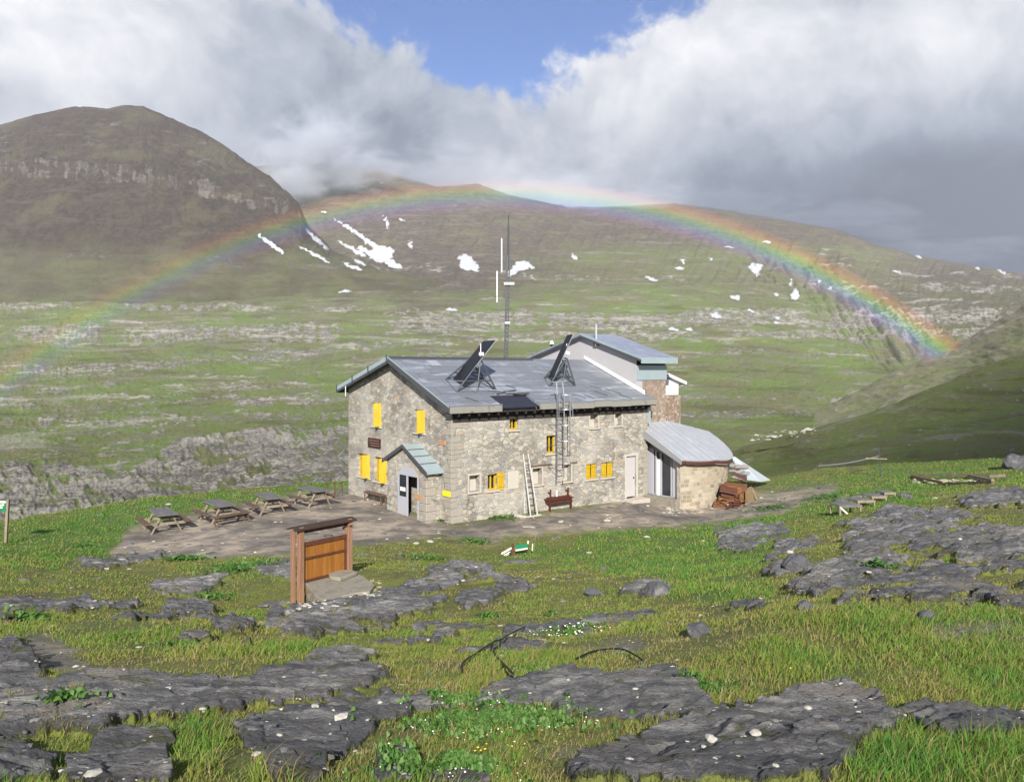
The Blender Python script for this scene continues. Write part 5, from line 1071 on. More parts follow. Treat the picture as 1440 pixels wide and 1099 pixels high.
# red table with an upturned one on top
c = G(783, 716); rtb = thing('red_table', 'dark red wooden table standing by the long stone wall', 'table', c, HA)
MB().rng(-0.8, 0.8, -0.36, 0.36, 0.52, 0.58).build('table_top', M['red_wood'], rtb); MB().rng(-0.72, 0.72, -0.30, 0.30, 0.36, 0.518).build('apron', M['red_wood'], rtb)
for sx_ in (-1, 1):
    for sy in (-1, 1): MB().rng(sx_*0.70-0.035, sx_*0.70+0.035, sy*0.28-0.035, sy*0.28+0.035, -0.1, 0.518).build('leg', M['red_wood'], rtb)
ut = thing('upturned_bench', 'dark red bench lying upside down on the red table, legs in the air', 'bench', c+Vector((0, 0, 0.585)), HA)
MB().rng(-0.66, 0.74, -0.2, 0.2, 0.0, 0.05).build('seat', M['red_wood'], ut)
for sx_ in (-0.55, 0.62):
    for sy in (-0.15, 0.15): MB().rng(sx_-0.03, sx_+0.03, sy-0.03, sy+0.03, 0.052, 0.44).build('leg', M['red_wood'], ut)
    MB().rng(sx_-0.02, sx_+0.02, -0.15, 0.15, 0.26, 0.31).build('stretcher', M['red_wood'], ut)
ut2 = MB().rng(-0.25, -0.05, -0.1, 0.02, 0.052, 0.16)
prop(MB().tube(c+Vector((0.0, 0.05, 0.636)), c+Vector((0.0, 0.05, 0.92)), 0.04, 0.03).build('bottle', M['white_metal'], None), 'small white bottle standing on the upturned red bench', 'bottle')
# information board
L0 = G(424, 852); Ri = G(489, 806); L0 = atY(420, 850, 18.0); R1_ = atY(488, 806, 19.05)
z_top = CZ-(744-HY)/F*18.0; zt_r = z_top
ib = thing('information_board', 'tall orange varnished wooden board with small roof standing on the slope', 'information board', Vector((L0.x, L0.y, 0)))
dB = Vector((R1_.x-L0.x, R1_.y-L0.y, 0)); wB = dB.length; dB.normalize(); nB = Vector((dB.y, -dB.x, 0))
rot = math.atan2(dB.y, dB.x); ib.rotation_euler = (0, 0, rot)
gl_, gr_ = L0.z-0.25, 1.3
MB().rng(-0.065, 0.065, -0.14, -0.02, gl_, z_top+0.06).build('post', M['wood_post'], ib, bevel=0.008); MB().rng(-0.16, -0.075, 0.0, 0.10, gl_, z_top-0.02).build('post', M['wood_post'], ib, bevel=0.008)
MB().rng(wB-0.065, wB+0.065, -0.14, 0.02, gr_, z_top+0.06).build('post', M['wood_post'], ib, bevel=0.008)
pz0, pz1 = z_top-1.42, z_top-0.34
bd = MB(); nb_ = 9; bw = (wB-0.14)/nb_
for i in range(nb_): bd.rng(0.07+i*bw+0.004, 0.07+(i+1)*bw-0.004, -0.055+0.004*(i % 2), -0.02, pz0-0.1, pz1)
bdo = bd.build('board_panel', M['wood_orange'], ib)
br_ = MB()
for z, h in ((pz1-0.02, 0.10), (pz1-0.36, 0.05), (pz0+0.20, 0.05)): br_.rng(0.068, wB-0.068, -0.085, -0.058, z-h/2, z+h/2)
br_.rng(wB-0.13, wB-0.068, -0.082, -0.057, pz0-0.1, pz1-0.08); br_.build('batten', M['wood_dark'], bdo)
rr = MB(); zr = z_top+0.10
rr.prism([(-0.20, -0.20, zr-0.07), (-0.20, 0.0, zr-0.01), (-0.20, 0.20, zr-0.08), (-0.20, 0.20, zr-0.11), (-0.20, 0.0, zr-0.04), (-0.20, -0.20, zr-0.10)], (wB+0.36, 0, 0)); rr.build('board_roof', simple('dark_roof_board', (0.045, 0.028, 0.022), 0.8, 0.3, 4.0), ib)
MB().bar((-0.02, -0.04, zr-0.12), (wB+0.02, -0.04, zr-0.12), 0.07, 0.16).build('top_beam', M['wood_dark'], ib); 
MB().bar((wB-0.04, -0.24, zr-0.14), (wB-0.04, 0.1, zr-0.3), 0.05, 0.06).build('brace', M['wood_post'], ib)
# concrete slab on rubble beside it
CM = [(428, 818), (436, 806), (462, 804), (490, 799), (512, 810), (527, 822), (520, 831), (500, 833), (478, 838), (464, 848), (445, 838)]
tpz = 1.80; cpts = [at(x, y, tpz) for x, y in CM]; cen = sum(cpts, Vector())/len(cpts)
cb = thing('concrete_block', 'broken pale concrete plinth on mortared rubble beside the information board', 'concrete block', Vector((cen.x, cen.y, 1.2)))
o_ = Vector((cen.x, cen.y, 1.2)); MB().prism([p-o_-Vector((0, 0, 0.12)) for p in cpts], (0, 0, 0.12)).build('cap_slab', M['concrete'], cb, bevel=0.015)
MB().prism([cen*0.06+p*0.94-o_-Vector((0, 0, 0.9+(0.0)))-Vector((0, 0, (cen*0.06+p*0.94).z-p.z)) for p in cpts], (0, 0, 0.775)).build('rubble_base', mat_stone('mortared_rubble', [(0, (0.16, 0.13, 0.10)), (0.5, (0.28, 0.24, 0.18)), (1, (0.45, 0.40, 0.32))], (0.30, 0.26, 0.19), scale=7, zs=1.2), cb)
lp = [at(x, y, tpz+0.1) for x, y in ((462, 805), (476, 801), (492, 800), (503, 803), (490, 808), (478, 812), (464, 810))]
MB().prism([p-o_-Vector((0, 0, 0.1)) for p in lp], (0, 0, 0.1)).build('broken_lump', M['concrete'], cb, bevel=0.02)
# sign post at the left edge
pb_ = G(8, 763); sp = thing('sign_post', 'leaning wooden post carrying a green sign at the terrace edge', 'sign', pb_)
tpp = atY(11.5, 702, pb_.y)-pb_
MB().bar(Vector((0, 0, -0.1)), tpp, 0.09, 0.09).build('post', M['wood_pale'], sp)
a = atY(-22, 704, pb_.y)-pb_; b = atY(9.5, 705, pb_.y)-pb_; MB().prism([a+Vector((0, -.06, 0)), b+Vector((0, -.06, 0)), b+Vector((0, -.06, -0.36)), a+Vector((0, -.06, -0.36))], (0, 0.02, 0)).build('sign_panel', M['green'], sp)
MB().prism([a+Vector((0, -.07, 0.03)), b+Vector((0, -.07, 0.03)), b+Vector((0, -.07, -0.04)), a+Vector((0, -.07, -0.04))], (0, 0.04, 0)).build('panel_edge', M['sign_white'], sp)
a2 = atY(2, 709, pb_.y)-pb_; MB().bar(a2+Vector((-0.3, -.075, -.05)), a2+Vector((0.15, -.075, 0.0)), 0.02, 0.06).bar(a2+Vector((-0.1, -.075, -.12)), a2+Vector((0.1, -.075, -0.1)), 0.02, 0.04).build('lettering', M['sign_white'], sp)
# fallen signs
c = G(721, 781); fs = thing('fallen_signpost', 'broken green and white direction signs on a stub of brown post in the grass', 'signpost', c)
def q2(x, y): return atY(x, y, c.y)-c
MB().bar(q2(721, 784), q2(721.5, 764), 0.10, 0.10).build('post', M['wood_dark'], fs)
MB().prism([q2(724, 766), q2(741, 764), q2(742, 770), q2(725, 773)], (0, 0.04, 0)).build('green_panel', M['green'], fs); MB().prism([q2(725, 772.4)+Vector((0, -.01, 0)), q2(742, 769.6)+Vector((0, -.01, 0)), q2(742, 771.6)+Vector((0, -.01, 0)), q2(725, 774.4)+Vector((0, -.01, 0))], (0, 0.04, 0)).build('white_stripe', M['sign_white'], fs)
MB().prism([q2(705.5, 778), q2(719, 770), q2(720, 776), q2(706.5, 784)], (0, 0.04, 0)).build('dark_panel', simple('dark_green_back', (0.03, 0.045, 0.03), 0.7), fs)
MB().prism([q2(705, 777)+Vector((0, -.01, 0)), q2(719, 769)+Vector((0, -.01, 0)), q2(719.5, 771.5)+Vector((0, -.01, 0)), q2(705.5, 779.5)+Vector((0, -.01, 0))], (0, 0.05, 0)).build('cream_edge', M['sign_white'], fs)
MB().bar(q2(708.5, 780.2)+Vector((0, -.01, 0)), q2(717.5, 775.2)+Vector((0, -.01, 0)), 0.02, 0.025).bar(q2(711, 781)+Vector((0, -.01, 0)), q2(716, 778.2)+Vector((0, -.01, 0)), 0.02, 0.02).build('lettering', M['sign_white'], fs)
MB().tube(q2(742.5, 764), q2(743, 760), 0.03).tube(q2(748.5, 774), q2(749, 764), 0.02).build('peg', M['sign_white'], fs)
prop(MB().tube(G(752, 760), G(752, 760)+Vector((0.06, 0, 0.30)), 0.018).build('marker_peg', M['wood_pale'], None), 'short pale wooden peg upright in the grass behind the fallen signs', 'peg')
# fence stakes by the gable
for i, (x, y0, y1, lb) in enumerate(((461, 700, 677, 'thin dark stake behind the picnic table nearest the refuge'), (471, 698, 675, 'middle dark stake of the three beside the gable corner'), (481, 697, 676, 'thin dark stake closest to the gable corner'))):
    p = G(x, y0); o = thing('fence_stake', lb, 'stake', p, 0, 'thin stakes beside the gable'); t_ = atY(x, y1, p.y)-p
    MB().tube((0, 0, -0.1), t_, 0.025, n=6).build('upright', M['wood_dark'], o); MB().tube(t_*0.95, Vector((-0.42, -0.1, 0.05)), 0.012, n=5).build('stay_wire', M['wood_dark'], o)
# posts, pipe, timber frame, trestles on the right
p = G(1239, 671); o = thing('wire_post', 'lone thin dark post on the grass right of the refuge', 'post', p); tt = atY(1236, 628, p.y)-p
MB().tube((0, 0, -0.2), tt, 0.04, 0.03, n=6).build('upright', M['steel_dark'], o); MB().tube(tt*0.72+Vector((-0.35, 0, 0)), tt*0.72+Vector((0.3, 0, 0.05)), 0.02, n=5).build('crosspiece', M['wood_dark'], o)
MB().bar(tt*0.62+Vector((-0.9, 0, 0.02)), tt*0.6+Vector((0.45, 0, 0)), 0.03, 0.07).build('pale_board', M['wood_pale'], o)
pa_, pb2 = atY(1150, 655, 49), atY(1236, 641, 50.5); pa_.z = max(pa_.z, gz(pa_.x, pa_.y)); prop(MB().path([pa_+(pb2-pa_)*k/5+Vector((0, 0, -0.12*math.sin(math.pi*k/5))) for k in range(6)], 0.045).build('water_pipe', M['frame_grey'], None), 'long pale pipe slung from the lone post down to the grass', 'pipe')
tf = thing('timber_frame', 'rectangle of long pale timbers lying round dark and white rubble', 'timber frame', G(1340, 678))
o_ = tf.location
def gb(x0, y0, x1, y1, mat, w_=0.12, h=0.14, nm='beam', par=None, lift=0.12):
    a, b = G(x0, y0), G(x1, y1); return MB().bar(a-o_+Vector((0, 0, lift)), b-o_+Vector((0, 0, lift)), w_, h).build(nm, mat, par or tf)
gb(1281, 671, 1412, 671, M['wood_pale']); gb(1282, 672, 1327, 682, M['wood_post']); gb(1362, 672, 1396, 679, M['wood_pale']); gb(1327, 682, 1396, 680, M['wood_brown'], lift=0.06); gb(1392, 675, 1413, 674, M['wood_pale'], lift=0.2)
tlab = ['grey decked trestle with white legs, front one of the stepped row', 'grey trestle with long white edge, second in the stepped row', 'low trestle third back in the stepped row', 'farthest trestle, only a short white end showing']
for i, (x, y, L, h) in enumerate(((1195, 722, 1.0, 0.36), (1218, 713, 0.85, 0.30), (1236, 705, 0.75, 0.24), (1251, 698, 0.6, 0.2))):
    c = G(x, y); o = thing('trestle', tlab[i], 'trestle', c, R(8), 'stepped row of low trestles')
    d_ = MB()
    for k in range(4): d_.rng(-L/2, L/2, 0.0+k*0.2, 0.18+k*0.2, h-0.04, h)
    d_.build('deck', M['wood_grey'], o); MB().rng(-L/2, L/2, -0.04, -0.003, h-0.10, h+0.01).build('edge_board', M['wood_pale'] if i else M['wood_grey'], o)
    for sx_ in (-1, 1):
        for y_ in (-0.02, 0.7): MB().rng(sx_*(L/2-0.05)-0.035, sx_*(L/2-0.05)+0.035, y_-0.035, y_+0.035, -0.1, h-0.102).build('leg', M['wood_pale'], o)
    if i == 0: MB().bar((-L/2+0.05, -0.03, h-0.08), (-L/2+0.38, -0.03, 0.0), 0.04, 0.06).build('brace', M['sign_white'], o)

# scrap heap, sheet and blocks by the curved wall
hp = [((1016, 712), (1040, 716), 'rust_dark', 0.10, 'dark rusted iron bar lying at the foot of the curved wall'), ((1004, 706), (1024, 714), 'wood_pale', 0.10, 'pale pink board end low at the foot of the curved wall'), ((1022, 717), (1050, 706), 'rust_dark', 0.12, 'dark iron angle in front of the rusty heap'),
      ((1049, 712), (1064, 703), 'wood_pale', 0.09, 'pale batten lying at the front right edge of the rusty heap')]
for (a, b, mm, h, lb) in hp:
    A, B = G(*a), G(*b); prop(MB().bar(A+Vector((0, 0, 0.1)), B+Vector((0, 0, 0.16)), 0.12, h).build('scrap_beam', M[mm], None), lb, 'scrap')
hc = G(1034, 712)
def sheet_slab(x0, y0, x1, y1, z_, dep, th, mat, label, tilt=0.0, name='rusty_sheet', Yf=None):
    Y = Yf or hc.y; a, b = atY(x0, y0, Y), atY(x1, y1, Y); n_ = Vector((0.35, 1, tilt)).normalized()*dep
    o = MB().prism([a, b, b+n_, a+n_], (0, 0, -th)).build(name, mat, None); return prop(o, label, 'scrap')
sheet_slab(1003, 710, 1044, 714, 0, 0.7, 0.16, M['rust'], 'orange brown rusty slab at the bottom of the heap by the curved wall', 0.2)
sheet_slab(1010, 700, 1034, 703, 0, 0.7, 0.06, M['rust'], 'yellowish rusty sheet low in the heap', 0.15, Yf=hc.y+0.35)
sheet_slab(1012, 689, 1036, 694, 0, 0.9, 0.07, M['wood_dark'], 'dark brown box lid jutting from the middle of the rusty heap', 0.3, Yf=hc.y+0.25)
sheet_slab(1014, 690, 1032, 695, 0, 0.6, 0.28, M['rust_dark'], 'dark box under the jutting lid in the rusty heap', 0.1, name='iron_box', Yf=hc.y+0.45)
sheet_slab(1018, 682, 1050, 686, 0, 0.9, 0.5, M['rust'], 'rusty stack of sheets below the dark beam at the top of the heap', 0.1, Yf=hc.y+0.9)
sheet_slab(1030, 664, 1050, 673, 0, 0.35, 0.14, M['rust_dark'], 'dark rusted beam on top of the heap against the curved wall', 0.0, name='iron_beam', Yf=hc.y+1.3)
sheet_slab(1040, 694, 1052, 690, 0, 0.6, 0.5, M['rust'], 'crumbling orange block of rusty earth at the right of the heap', 0.0, name='rusty_block', Yf=hc.y+0.5)
prop(MB().prism([atY(1048, 712, hc.y+0.2), atY(1062, 706, hc.y+0.6), atY(1063, 694, hc.y+0.9), atY(1054, 684, hc.y+0.9), atY(1048, 690, hc.y+0.3)], (0.15, 0.12, 0)).build('brown_panel', mat_wood('brown_panel_wood', (0.16, 0.11, 0.06), (0.24, 0.17, 0.09)), None), 'brown five sided panel propped at the right end of the rusty heap', 'panel')
prop(MB().bar(atY(1057, 688, hc.y+0.8), atY(1064, 702, hc.y+0.5), 0.06, 0.08).build('pale_batten', M['wood_pale'], None), 'pale batten along the edge of the brown five sided panel', 'batten')
tY = 45.5
prop(MB().prism([atY(1027, 641, tY), atY(1034, 642, tY), atY(1084, 675, tY+1.5), atY(1070, 677, tY), atY(1048, 674, tY-1)], (0.1, 0.35, -0.05)).build('blue_sheet', M['tarp'], None), 'pale blue triangular sheet sloping to the grass behind the curved wall', 'sheet')
ws = [(1030, 650), (1038, 652), (1046, 652), (1031, 658), (1041, 659), (1049, 661), (1033, 666), (1043, 669)]
random.seed(2)

# ------------------------------------------------------------------ rocks and stones
def rock_mesh(seed, s, mat, name='boulder', facet=6.0, sub=3):
    import bmesh
    bm = bmesh.new(); bmesh.ops.create_icosphere(bm, subdivisions=sub, radius=1.0); rs = np.random.RandomState(seed)
    N_ = rs.normal(size=(14, 3)); N_ /= np.linalg.norm(N_, axis=1)[:, None]; D_ = rs.uniform(0.62, 0.95, 14)
    for v in bm.verts:
        p = np.array(v.co); k = N_@p; r_ = 1.0
        for i in range(14):
            if k[i] > 1e-3: r_ = min(r_, D_[i]/k[i])
        p = p*r_*(1+0.04*math.sin(p[0]*9+seed)+0.03*math.sin(p[1]*13+p[2]*11)); v.co = Vector((p[0]*s[0], p[1]*s[1], p[2]*s[2]))
    me_ = bpy.data.meshes.new(name); bm.to_mesh(me_); bm.free(); me_.materials.append(mat); return me_
ROCKA = rock
def rock(px, py, s, seed, mat, label, cat='rock', name='boulder', group=None, rz=None, sink=0.3, Y=None):
    p = G(px, py) if Y is None else atY(px, py, Y); o = bpy.data.objects.new(name, rock_mesh(seed, s, mat, name)); C.objects.link(o)
    o.location = p+Vector((0, 0, s[2]*(1-2*sink)*0.8)); o.rotation_euler = (0, 0, seed*1.3 if rz is None else rz); return prop(o, label, cat, group)
for i, (x, y) in enumerate(ws):
    rock(x, y+5, (0.32, 0.22, 0.15), 50+i, M['sill_block'], 'pale block of the stone pile under the blue triangular sheet', 'stone block', 'stone_block', 'stone blocks piled under the blue sheet', 0.1*i, 0.4, tY-1.2)
bl = [(982, 893, (0.17, 0.15, 0.13), 'dark block alone in grass left of the grassy hump'), (925, 836, (0.30, 0.22, 0.20), 'rounded dark rock at the right end of a low outcrop in the middle grass'), (1302, 872, (0.10, 0.08, 0.08), 'small dark stone in the long grass below the large right outcrop'),
      (1119, 800, (0.26, 0.25, 0.26), 'big upright dark block at the left tip of the large right outcrop'), (833, 836, (0.24, 0.15, 0.12), 'low grey rock in moss right of the middle slab'), (1136, 858, (0.10, 0.10, 0.09), 'small rock at the crest of the grassy hump'),
            (560, 985, (0.07, 0.05, 0.03), 'flat stone on the foreground ledge'), (1430, 655, (1.2, 0.8, 0.6), 'large dark rock mass at the right edge beyond the timber frame'), (1000, 1042, (0.03, 0.022, 0.018), 'brown pebble lying on the big bottom slab'), (1062, 1033, (0.032, 0.024, 0.014), 'flat pale pebble on the big bottom slab, right of the brown one'),
      (590, 884, (0.16, 0.12, 0.08), 'loose grey stone below the slab behind the board')]
for i, (x, y, s, lb) in enumerate(bl): rock(x, y, s, 100+i, M['boulder'] if 'pebble' not in lb else M['pale_rock'], lb, 'rock' if 'pebble' not in lb else 'pebble', 'boulder' if 'pebble' not in lb else 'pebble', sink=0.35)
fl_ = [(744, 741, (0.35, 0.16, 0.03), 'pale flat slab of stone on the ground below the leaning ladder'), (789, 734, (0.20, 0.14, 0.05), 'bright white flat stone in front of the red table'), (605, 762, (0.20, 0.12, 0.06), 'white stone in the grass edge below the porch, right one'), (586, 765, (0.14, 0.1, 0.05), 'white stone in the grass edge below the porch, left one'),
       (682, 761, (0.2, 0.1, 0.03), 'pale flat stone in grass left of the fallen signs'), (853, 733, (0.18, 0.12, 0.07), 'pale stone on the dirt strip in front of the grey door'), (940, 716, (0.22, 0.16, 0.09), 'white stone at the near foot of the curved wall'), (730, 727, (0.4, 0.25, 0.10), 'brown flat rock beside the foot of the leaning ladder')]
for i, (x, y, s, lb) in enumerate(fl_): rock(x, y, s, 140+i, M['pale_rock'], lb, 'stone', 'flat_stone', sink=0.25)
# scattered small stones, uncountable
protos = [rock_mesh(200+i, (1, 0.8, 0.5), M['boulder'], 'stone', sub=1) for i in range(5)]
def scatter(name, label, mat, pts, seed):
    rs = np.random.RandomState(seed); Vs = []; Ls = []; n0 = 0
    for (p, s) in pts:
        me_ = protos[rs.randint(5)]; co = np.array([v.co for v in me_.vertices]); a = rs.rand()*6.28; c_, s_ = math.cos(a), math.sin(a)
        co = co@np.array([[c_, -s_, 0], [s_, c_, 0], [0, 0, 1]]).T*s*np.array([1, rs.uniform(0.5, 1), rs.uniform(0.4, 1)]); Vs.append(co+np.array(p)); Ls.append(np.array([tuple(f.vertices) for f in me_.polygons])+n0); n0 += len(co)
    V_ = np.concatenate(Vs); L_ = np.concatenate(Ls); o = tri_mesh(name, V_, L_.ravel(), np.arange(0, L_.size, 3), mat); return prop(o, label, 'stones', kind='stuff')
rs = np.random.RandomState(4); A_, B_ = [], []
tries = 0
while len(A_) < 2300 and tries < 60000:
    tries += 1; i = rs.randint(60, NR-160); j = rs.randint(130, NC-130); rk_ = rm[i, j]; d_ = dirt[i, j]
    if rs.rand() < 0.10+0.5*min(1, 4*rk_*(1-rk_))+0.45*rk_+0.60*(d_ > 0.4):
        Y = YY[i, j]; A_.append(((XX[i, j], Y, Zn[i, j]), (0.008+0.0030*Y)*rs.lognormal(0, 0.5)))
scatter('loose_stones', 'dark schist fragments strewn over the rock and turf', M['boulder'], [a for k, a in enumerate(A_) if k % 3], 8)
scatter('pale_stones', 'pale stone chips strewn over the rock and turf', M['pale_rock'], [(a[0], a[1]*0.7) for k, a in enumerate(A_) if k % 3 == 0], 9)
C_ = []
for _ in range(150):
    t_ = rs.rand(); x = 1288+t_*100+rs.normal()*4; y = 674+rs.rand()*6; p = G(x, y); C_.append((tuple(p), rs.uniform(0.06, 0.2)))
for _ in range(45):
    x = rs.uniform(1056, 1150); p = atY(x, 614-(x-1056)*0.13+rs.normal()*3.0, 128); p.z -= 0.2; C_.append((tuple(p), rs.lognormal(-1.1, 0.45)))
for _ in range(40):
    x = rs.uniform(940, 990); p = G(x, rs.uniform(712, 722)); C_.append((tuple(p), rs.uniform(0.05, 0.14)))
scatter('rubble', 'grey and white rubble inside the timber frame and beyond the refuge', M['pale_rock'], C_, 10)

D_ = []
for _ in range(330):
    x = rs.uniform(1004, 1056); y = 718-abs(rs.normal())*12*(1-abs(x-1032)/40)-rs.rand()*3; D_.append((tuple(atY(x, y, hc.y-0.1+rs.rand()*0.7+(718-y)*0.02)), rs.uniform(0.06, 0.2)))
E_ = []
for _ in range(110):
    x = rs.uniform(420, 535); p = G(x, rs.uniform(822, 856) if x < 480 else rs.uniform(815, 842)); E_.append((tuple(p), rs.uniform(0.02, 0.085)))
scatter('plinth_rubble', 'broken mortar and stones fallen round the concrete plinth', M['pale_rock'], E_, 12)
scatter('rusty_debris', 'reddish brown broken debris heaped against the curved wall', M['rust'], D_, 11)
# cables in the grass
def cable(pts, label, r_=0.009):
    W_ = [G(x, y)+Vector((0, 0, 0.05)) for x, y in pts]; out = []
    for i in range(len(W_)-1):
        p0_, p1_, p2_, p3_ = W_[max(i-1, 0)], W_[i], W_[i+1], W_[min(i+2, len(W_)-1)]
        for k in range(6):
            f = k/6; out.append(0.5*((2*p1_)+(-p0_+p2_)*f+(2*p0_-5*p1_+4*p2_-p3_)*f*f+(-p0_+3*p1_-3*p2_+p3_)*f**3))
    prop(MB().path(out+[W_[-1]], r_).build('cable', M['hose'], None), label, 'cable')
cable([(648, 950), (652, 938), (670, 925), (690, 912), (705, 905), (715, 899), (728, 893), (738, 887)], 'black cable running diagonally through the grass, looped midway')
cable([(690, 920), (692, 912), (697, 907), (704, 908), (702, 915), (694, 921), (702, 934), (715, 950), (722, 958)], 'black cable end curling off down to the wide slab')
cable([(810, 934), (830, 925), (850, 920), (875, 920), (895, 930), (905, 938)], 'black cable arching above the grass right of the looped one')

# ------------------------------------------------------------------ grass
def grass(N_):
    rs = np.random.RandomState(12)
    i = (rs.rand(N_)**0.92*(NR-90)).astype(int); j = (rs.uniform(0.13, 0.87, N_)*(NC-1)).astype(int)
    rk_ = ROCKA[i, j]; dt_ = dirt[i, j]; lu = lush[i, j]; Y = YY[i, j]; X = XX[i, j]; Z = Zn[i, j]
    ok = (rk_ < 0.42+rs.normal(size=N_)*0.05+0.75*fbm(X/0.35, Y/0.25, 521, 3)*sm(Y, 3, 6)+0.3*fbm(X/1.2, Y/0.9, 523, 2)) & (dt_ < 0.38+rs.normal(size=N_)*0.15)
    patch = fbm(X/1.4, Y/1.4, 501, 3); patch2 = fbm(X/5, Y/5, 505, 2); moss = sm(patch+0.5*patch2, -0.5, 0.05)
    ok &= rs.rand(N_) < 0.12+0.88*moss
    # keep the building footprint clear
    tx = (X-P0.x)*U.x+(Y-P0.y)*U.y; ty = (X-P0.x)*V.x+(Y-P0.y)*V.y; ok &= ~((tx > -0.9) & (tx < 19) & (ty > -0.05) & (ty < 10)); ok &= ~((tx > 12.8) & (tx < 18.8) & (ty > -2.5) & (ty < 2))
    i, j, lu, Y, X, Z, patch, rk_, patch2 = (a[ok] for a in (i, j, lu, Y, X, Z, patch, rk_, patch2)); n = len(X); print('blades', n)
    X = X+rs.normal(size=n)*Y*0.0022; Y = Y*(1+rs.normal(size=n)*0.0022)
    pxx = CX+X/Y*F; pyy = PYn[i, j]
    tall = TALL(pxx, pyy)
    h = (0.022+0.026*sm(patch, -0.2, 0.4)+0.030*lu+0.060*tall*sm(fbm(X/0.5, Y/0.4, 531, 2), -0.4, 0.4))*np.clip(rs.lognormal(-0.1, 0.4, n), 0.35, 2.4)*(1+0.3*sm(Y, 10, 40)); wd = np.maximum(0.0016, 0.00042*Y)*rs.uniform(0.8, 1.7, n)
    a = rs.rand(n)*2*np.pi; lx, ly = np.cos(a), np.sin(a); b = rs.rand(n)*2*np.pi; ln_ = h*rs.uniform(0.15, 0.85, n); bx = np.cos(b)*ln_+0.25*h; by = np.sin(b)*ln_
    z0 = Z-0.012
    V_ = np.empty((n, 5, 3), np.float32)
    V_[:, 0] = np.stack([X-lx*wd, Y-ly*wd, z0], -1); V_[:, 1] = np.stack([X+lx*wd, Y+ly*wd, z0], -1)
    V_[:, 2] = np.stack([X+lx*wd*0.8+bx*0.35, Y+ly*wd*0.8+by*0.35, z0+h*0.6], -1); V_[:, 3] = np.stack([X-lx*wd*0.8+bx*0.35, Y-ly*wd*0.8+by*0.35, z0+h*0.6], -1)
    V_[:, 4] = np.stack([X+bx, Y+by, z0+h], -1)
    b0 = np.arange(n)[:, None]*5; L_ = np.concatenate([b0+np.array([[0, 1, 2, 3]]), b0+np.array([[3, 2, 4]])], 1).ravel(); st = (np.arange(n)[:, None]*7+np.array([[0, 4]])).ravel()
    fine_p = fbm(X/0.45, Y/0.35, 509, 3)
    tint = np.clip(0.33+0.42*lu+0.50*patch2+0.50*patch+0.45*fine_p+rs.normal(size=n)*0.16-0.25*sm(rk_, 0.15, 0.4)+0.10*tall, 0, 1)
    dry = rs.rand(n) < 0.15; tint[dry] = rs.uniform(0, 0.2, dry.sum())
    o = tri_mesh('grass', V_.reshape(-1, 3), L_, st, M['grass'], dict(tint=np.repeat(tint, 5))); prop(o, 'mountain turf of short olive and green grass between the rocks', 'grass', kind='stuff')
TALL = Poly([[(250, 1090), (255, 1020), (300, 1000), (320, 1060), (300, 1100)], [(350, 1110), (365, 1050), (410, 1045), (415, 1110)], [0.38, (1050, 960), (1080, 860), (1250, 850), (1500, 860), (1500, 960), (1300, 950), (1150, 980)],
             [0.55, (1180, 1110), (1230, 1045), (1500, 1035), (1500, 1110)], [0.45, (520, 960), (560, 900), (760, 900), (900, 940), (700, 960)], [0.4, (480, 1000), (700, 1000), (760, 1100), (560, 1100)], [0.4, (820, 1020), (1000, 1000), (960, 960), (1080, 960), (1060, 1000)], [0.4, (200, 950), (250, 915), (520, 900), (400, 935)]], 4)
grass(620000)

def leaf_cluster(name, label, cat, px, py, n, L, W_, spread, seed, flowers=0, up=0.6, group=None):
    rs = np.random.RandomState(seed); c = G(px, py); V_ = []; Ls = []; tn = []
    o = thing(name, label, cat, c, 0, group)
    for k in range(n):
        a = rs.rand()*6.283; r_ = abs(rs.normal())*spread*0.55; bx, by = math.cos(a)*r_, math.sin(a)*r_*0.8; bz = gz(c.x+bx, c.y+by)-c.z
        bz = max(min(bz, 0.3), -0.3); l = L*rs.uniform(0.6, 1.2); w2 = W_*rs.uniform(0.7, 1.2)/2; th_ = rs.rand()*6.283; e = rs.uniform(0.2, 1.0)*up
        dx, dy = math.cos(th_), math.sin(th_); ex_, ey = -dy, dx; b = len(V_)
        for f, wf, zf in ((0, 0.15, 0), (0.35, 0.9, 0.7), (0.7, 0.85, 1.0), (1.0, 0.1, 0.8)):
            for sg in (-1, 1): V_.append((bx+dx*l*f*math.cos(e)+ex_*w2*wf*sg, by+dy*l*f*math.cos(e)+ey*w2*wf*sg, bz+l*math.sin(e)*zf+0.01+(0.02 if sg > 0 else 0)*wf))
        for q_ in range(3): Ls.append((b+2*q_, b+2*q_+1, b+2*q_+3, b+2*q_+2))
        tn += [rs.rand()]*8
    L_ = np.array(Ls); lf = tri_mesh('leaves', np.array(V_), L_.ravel(), np.arange(0, L_.size, 4), M['leaf'], dict(tint=np.array(tn))); lf.parent = o
    if flowers:
        fm = MB()
        for k in range(flowers):
            a = rs.rand()*6.283; r_ = abs(rs.normal())*spread*0.55; x, y = math.cos(a)*r_, math.sin(a)*r_*0.8; z = max(min(gz(c.x+x, c.y+y)-c.z, .3), -.3)+L*up*rs.uniform(0.6, 1.1); s = 0.0008*c.y*rs.uniform(0.6, 1.4)
            fm.quad((x-s, y-s*0.5, z-s*0.6), (x+s, y-s*0.5, z-s*0.6), (x+s, y+s*0.5, z+s*0.6), (x-s, y+s*0.5, z+s*0.6))
        fm.build('blossoms', M['flower'], o)
    return o
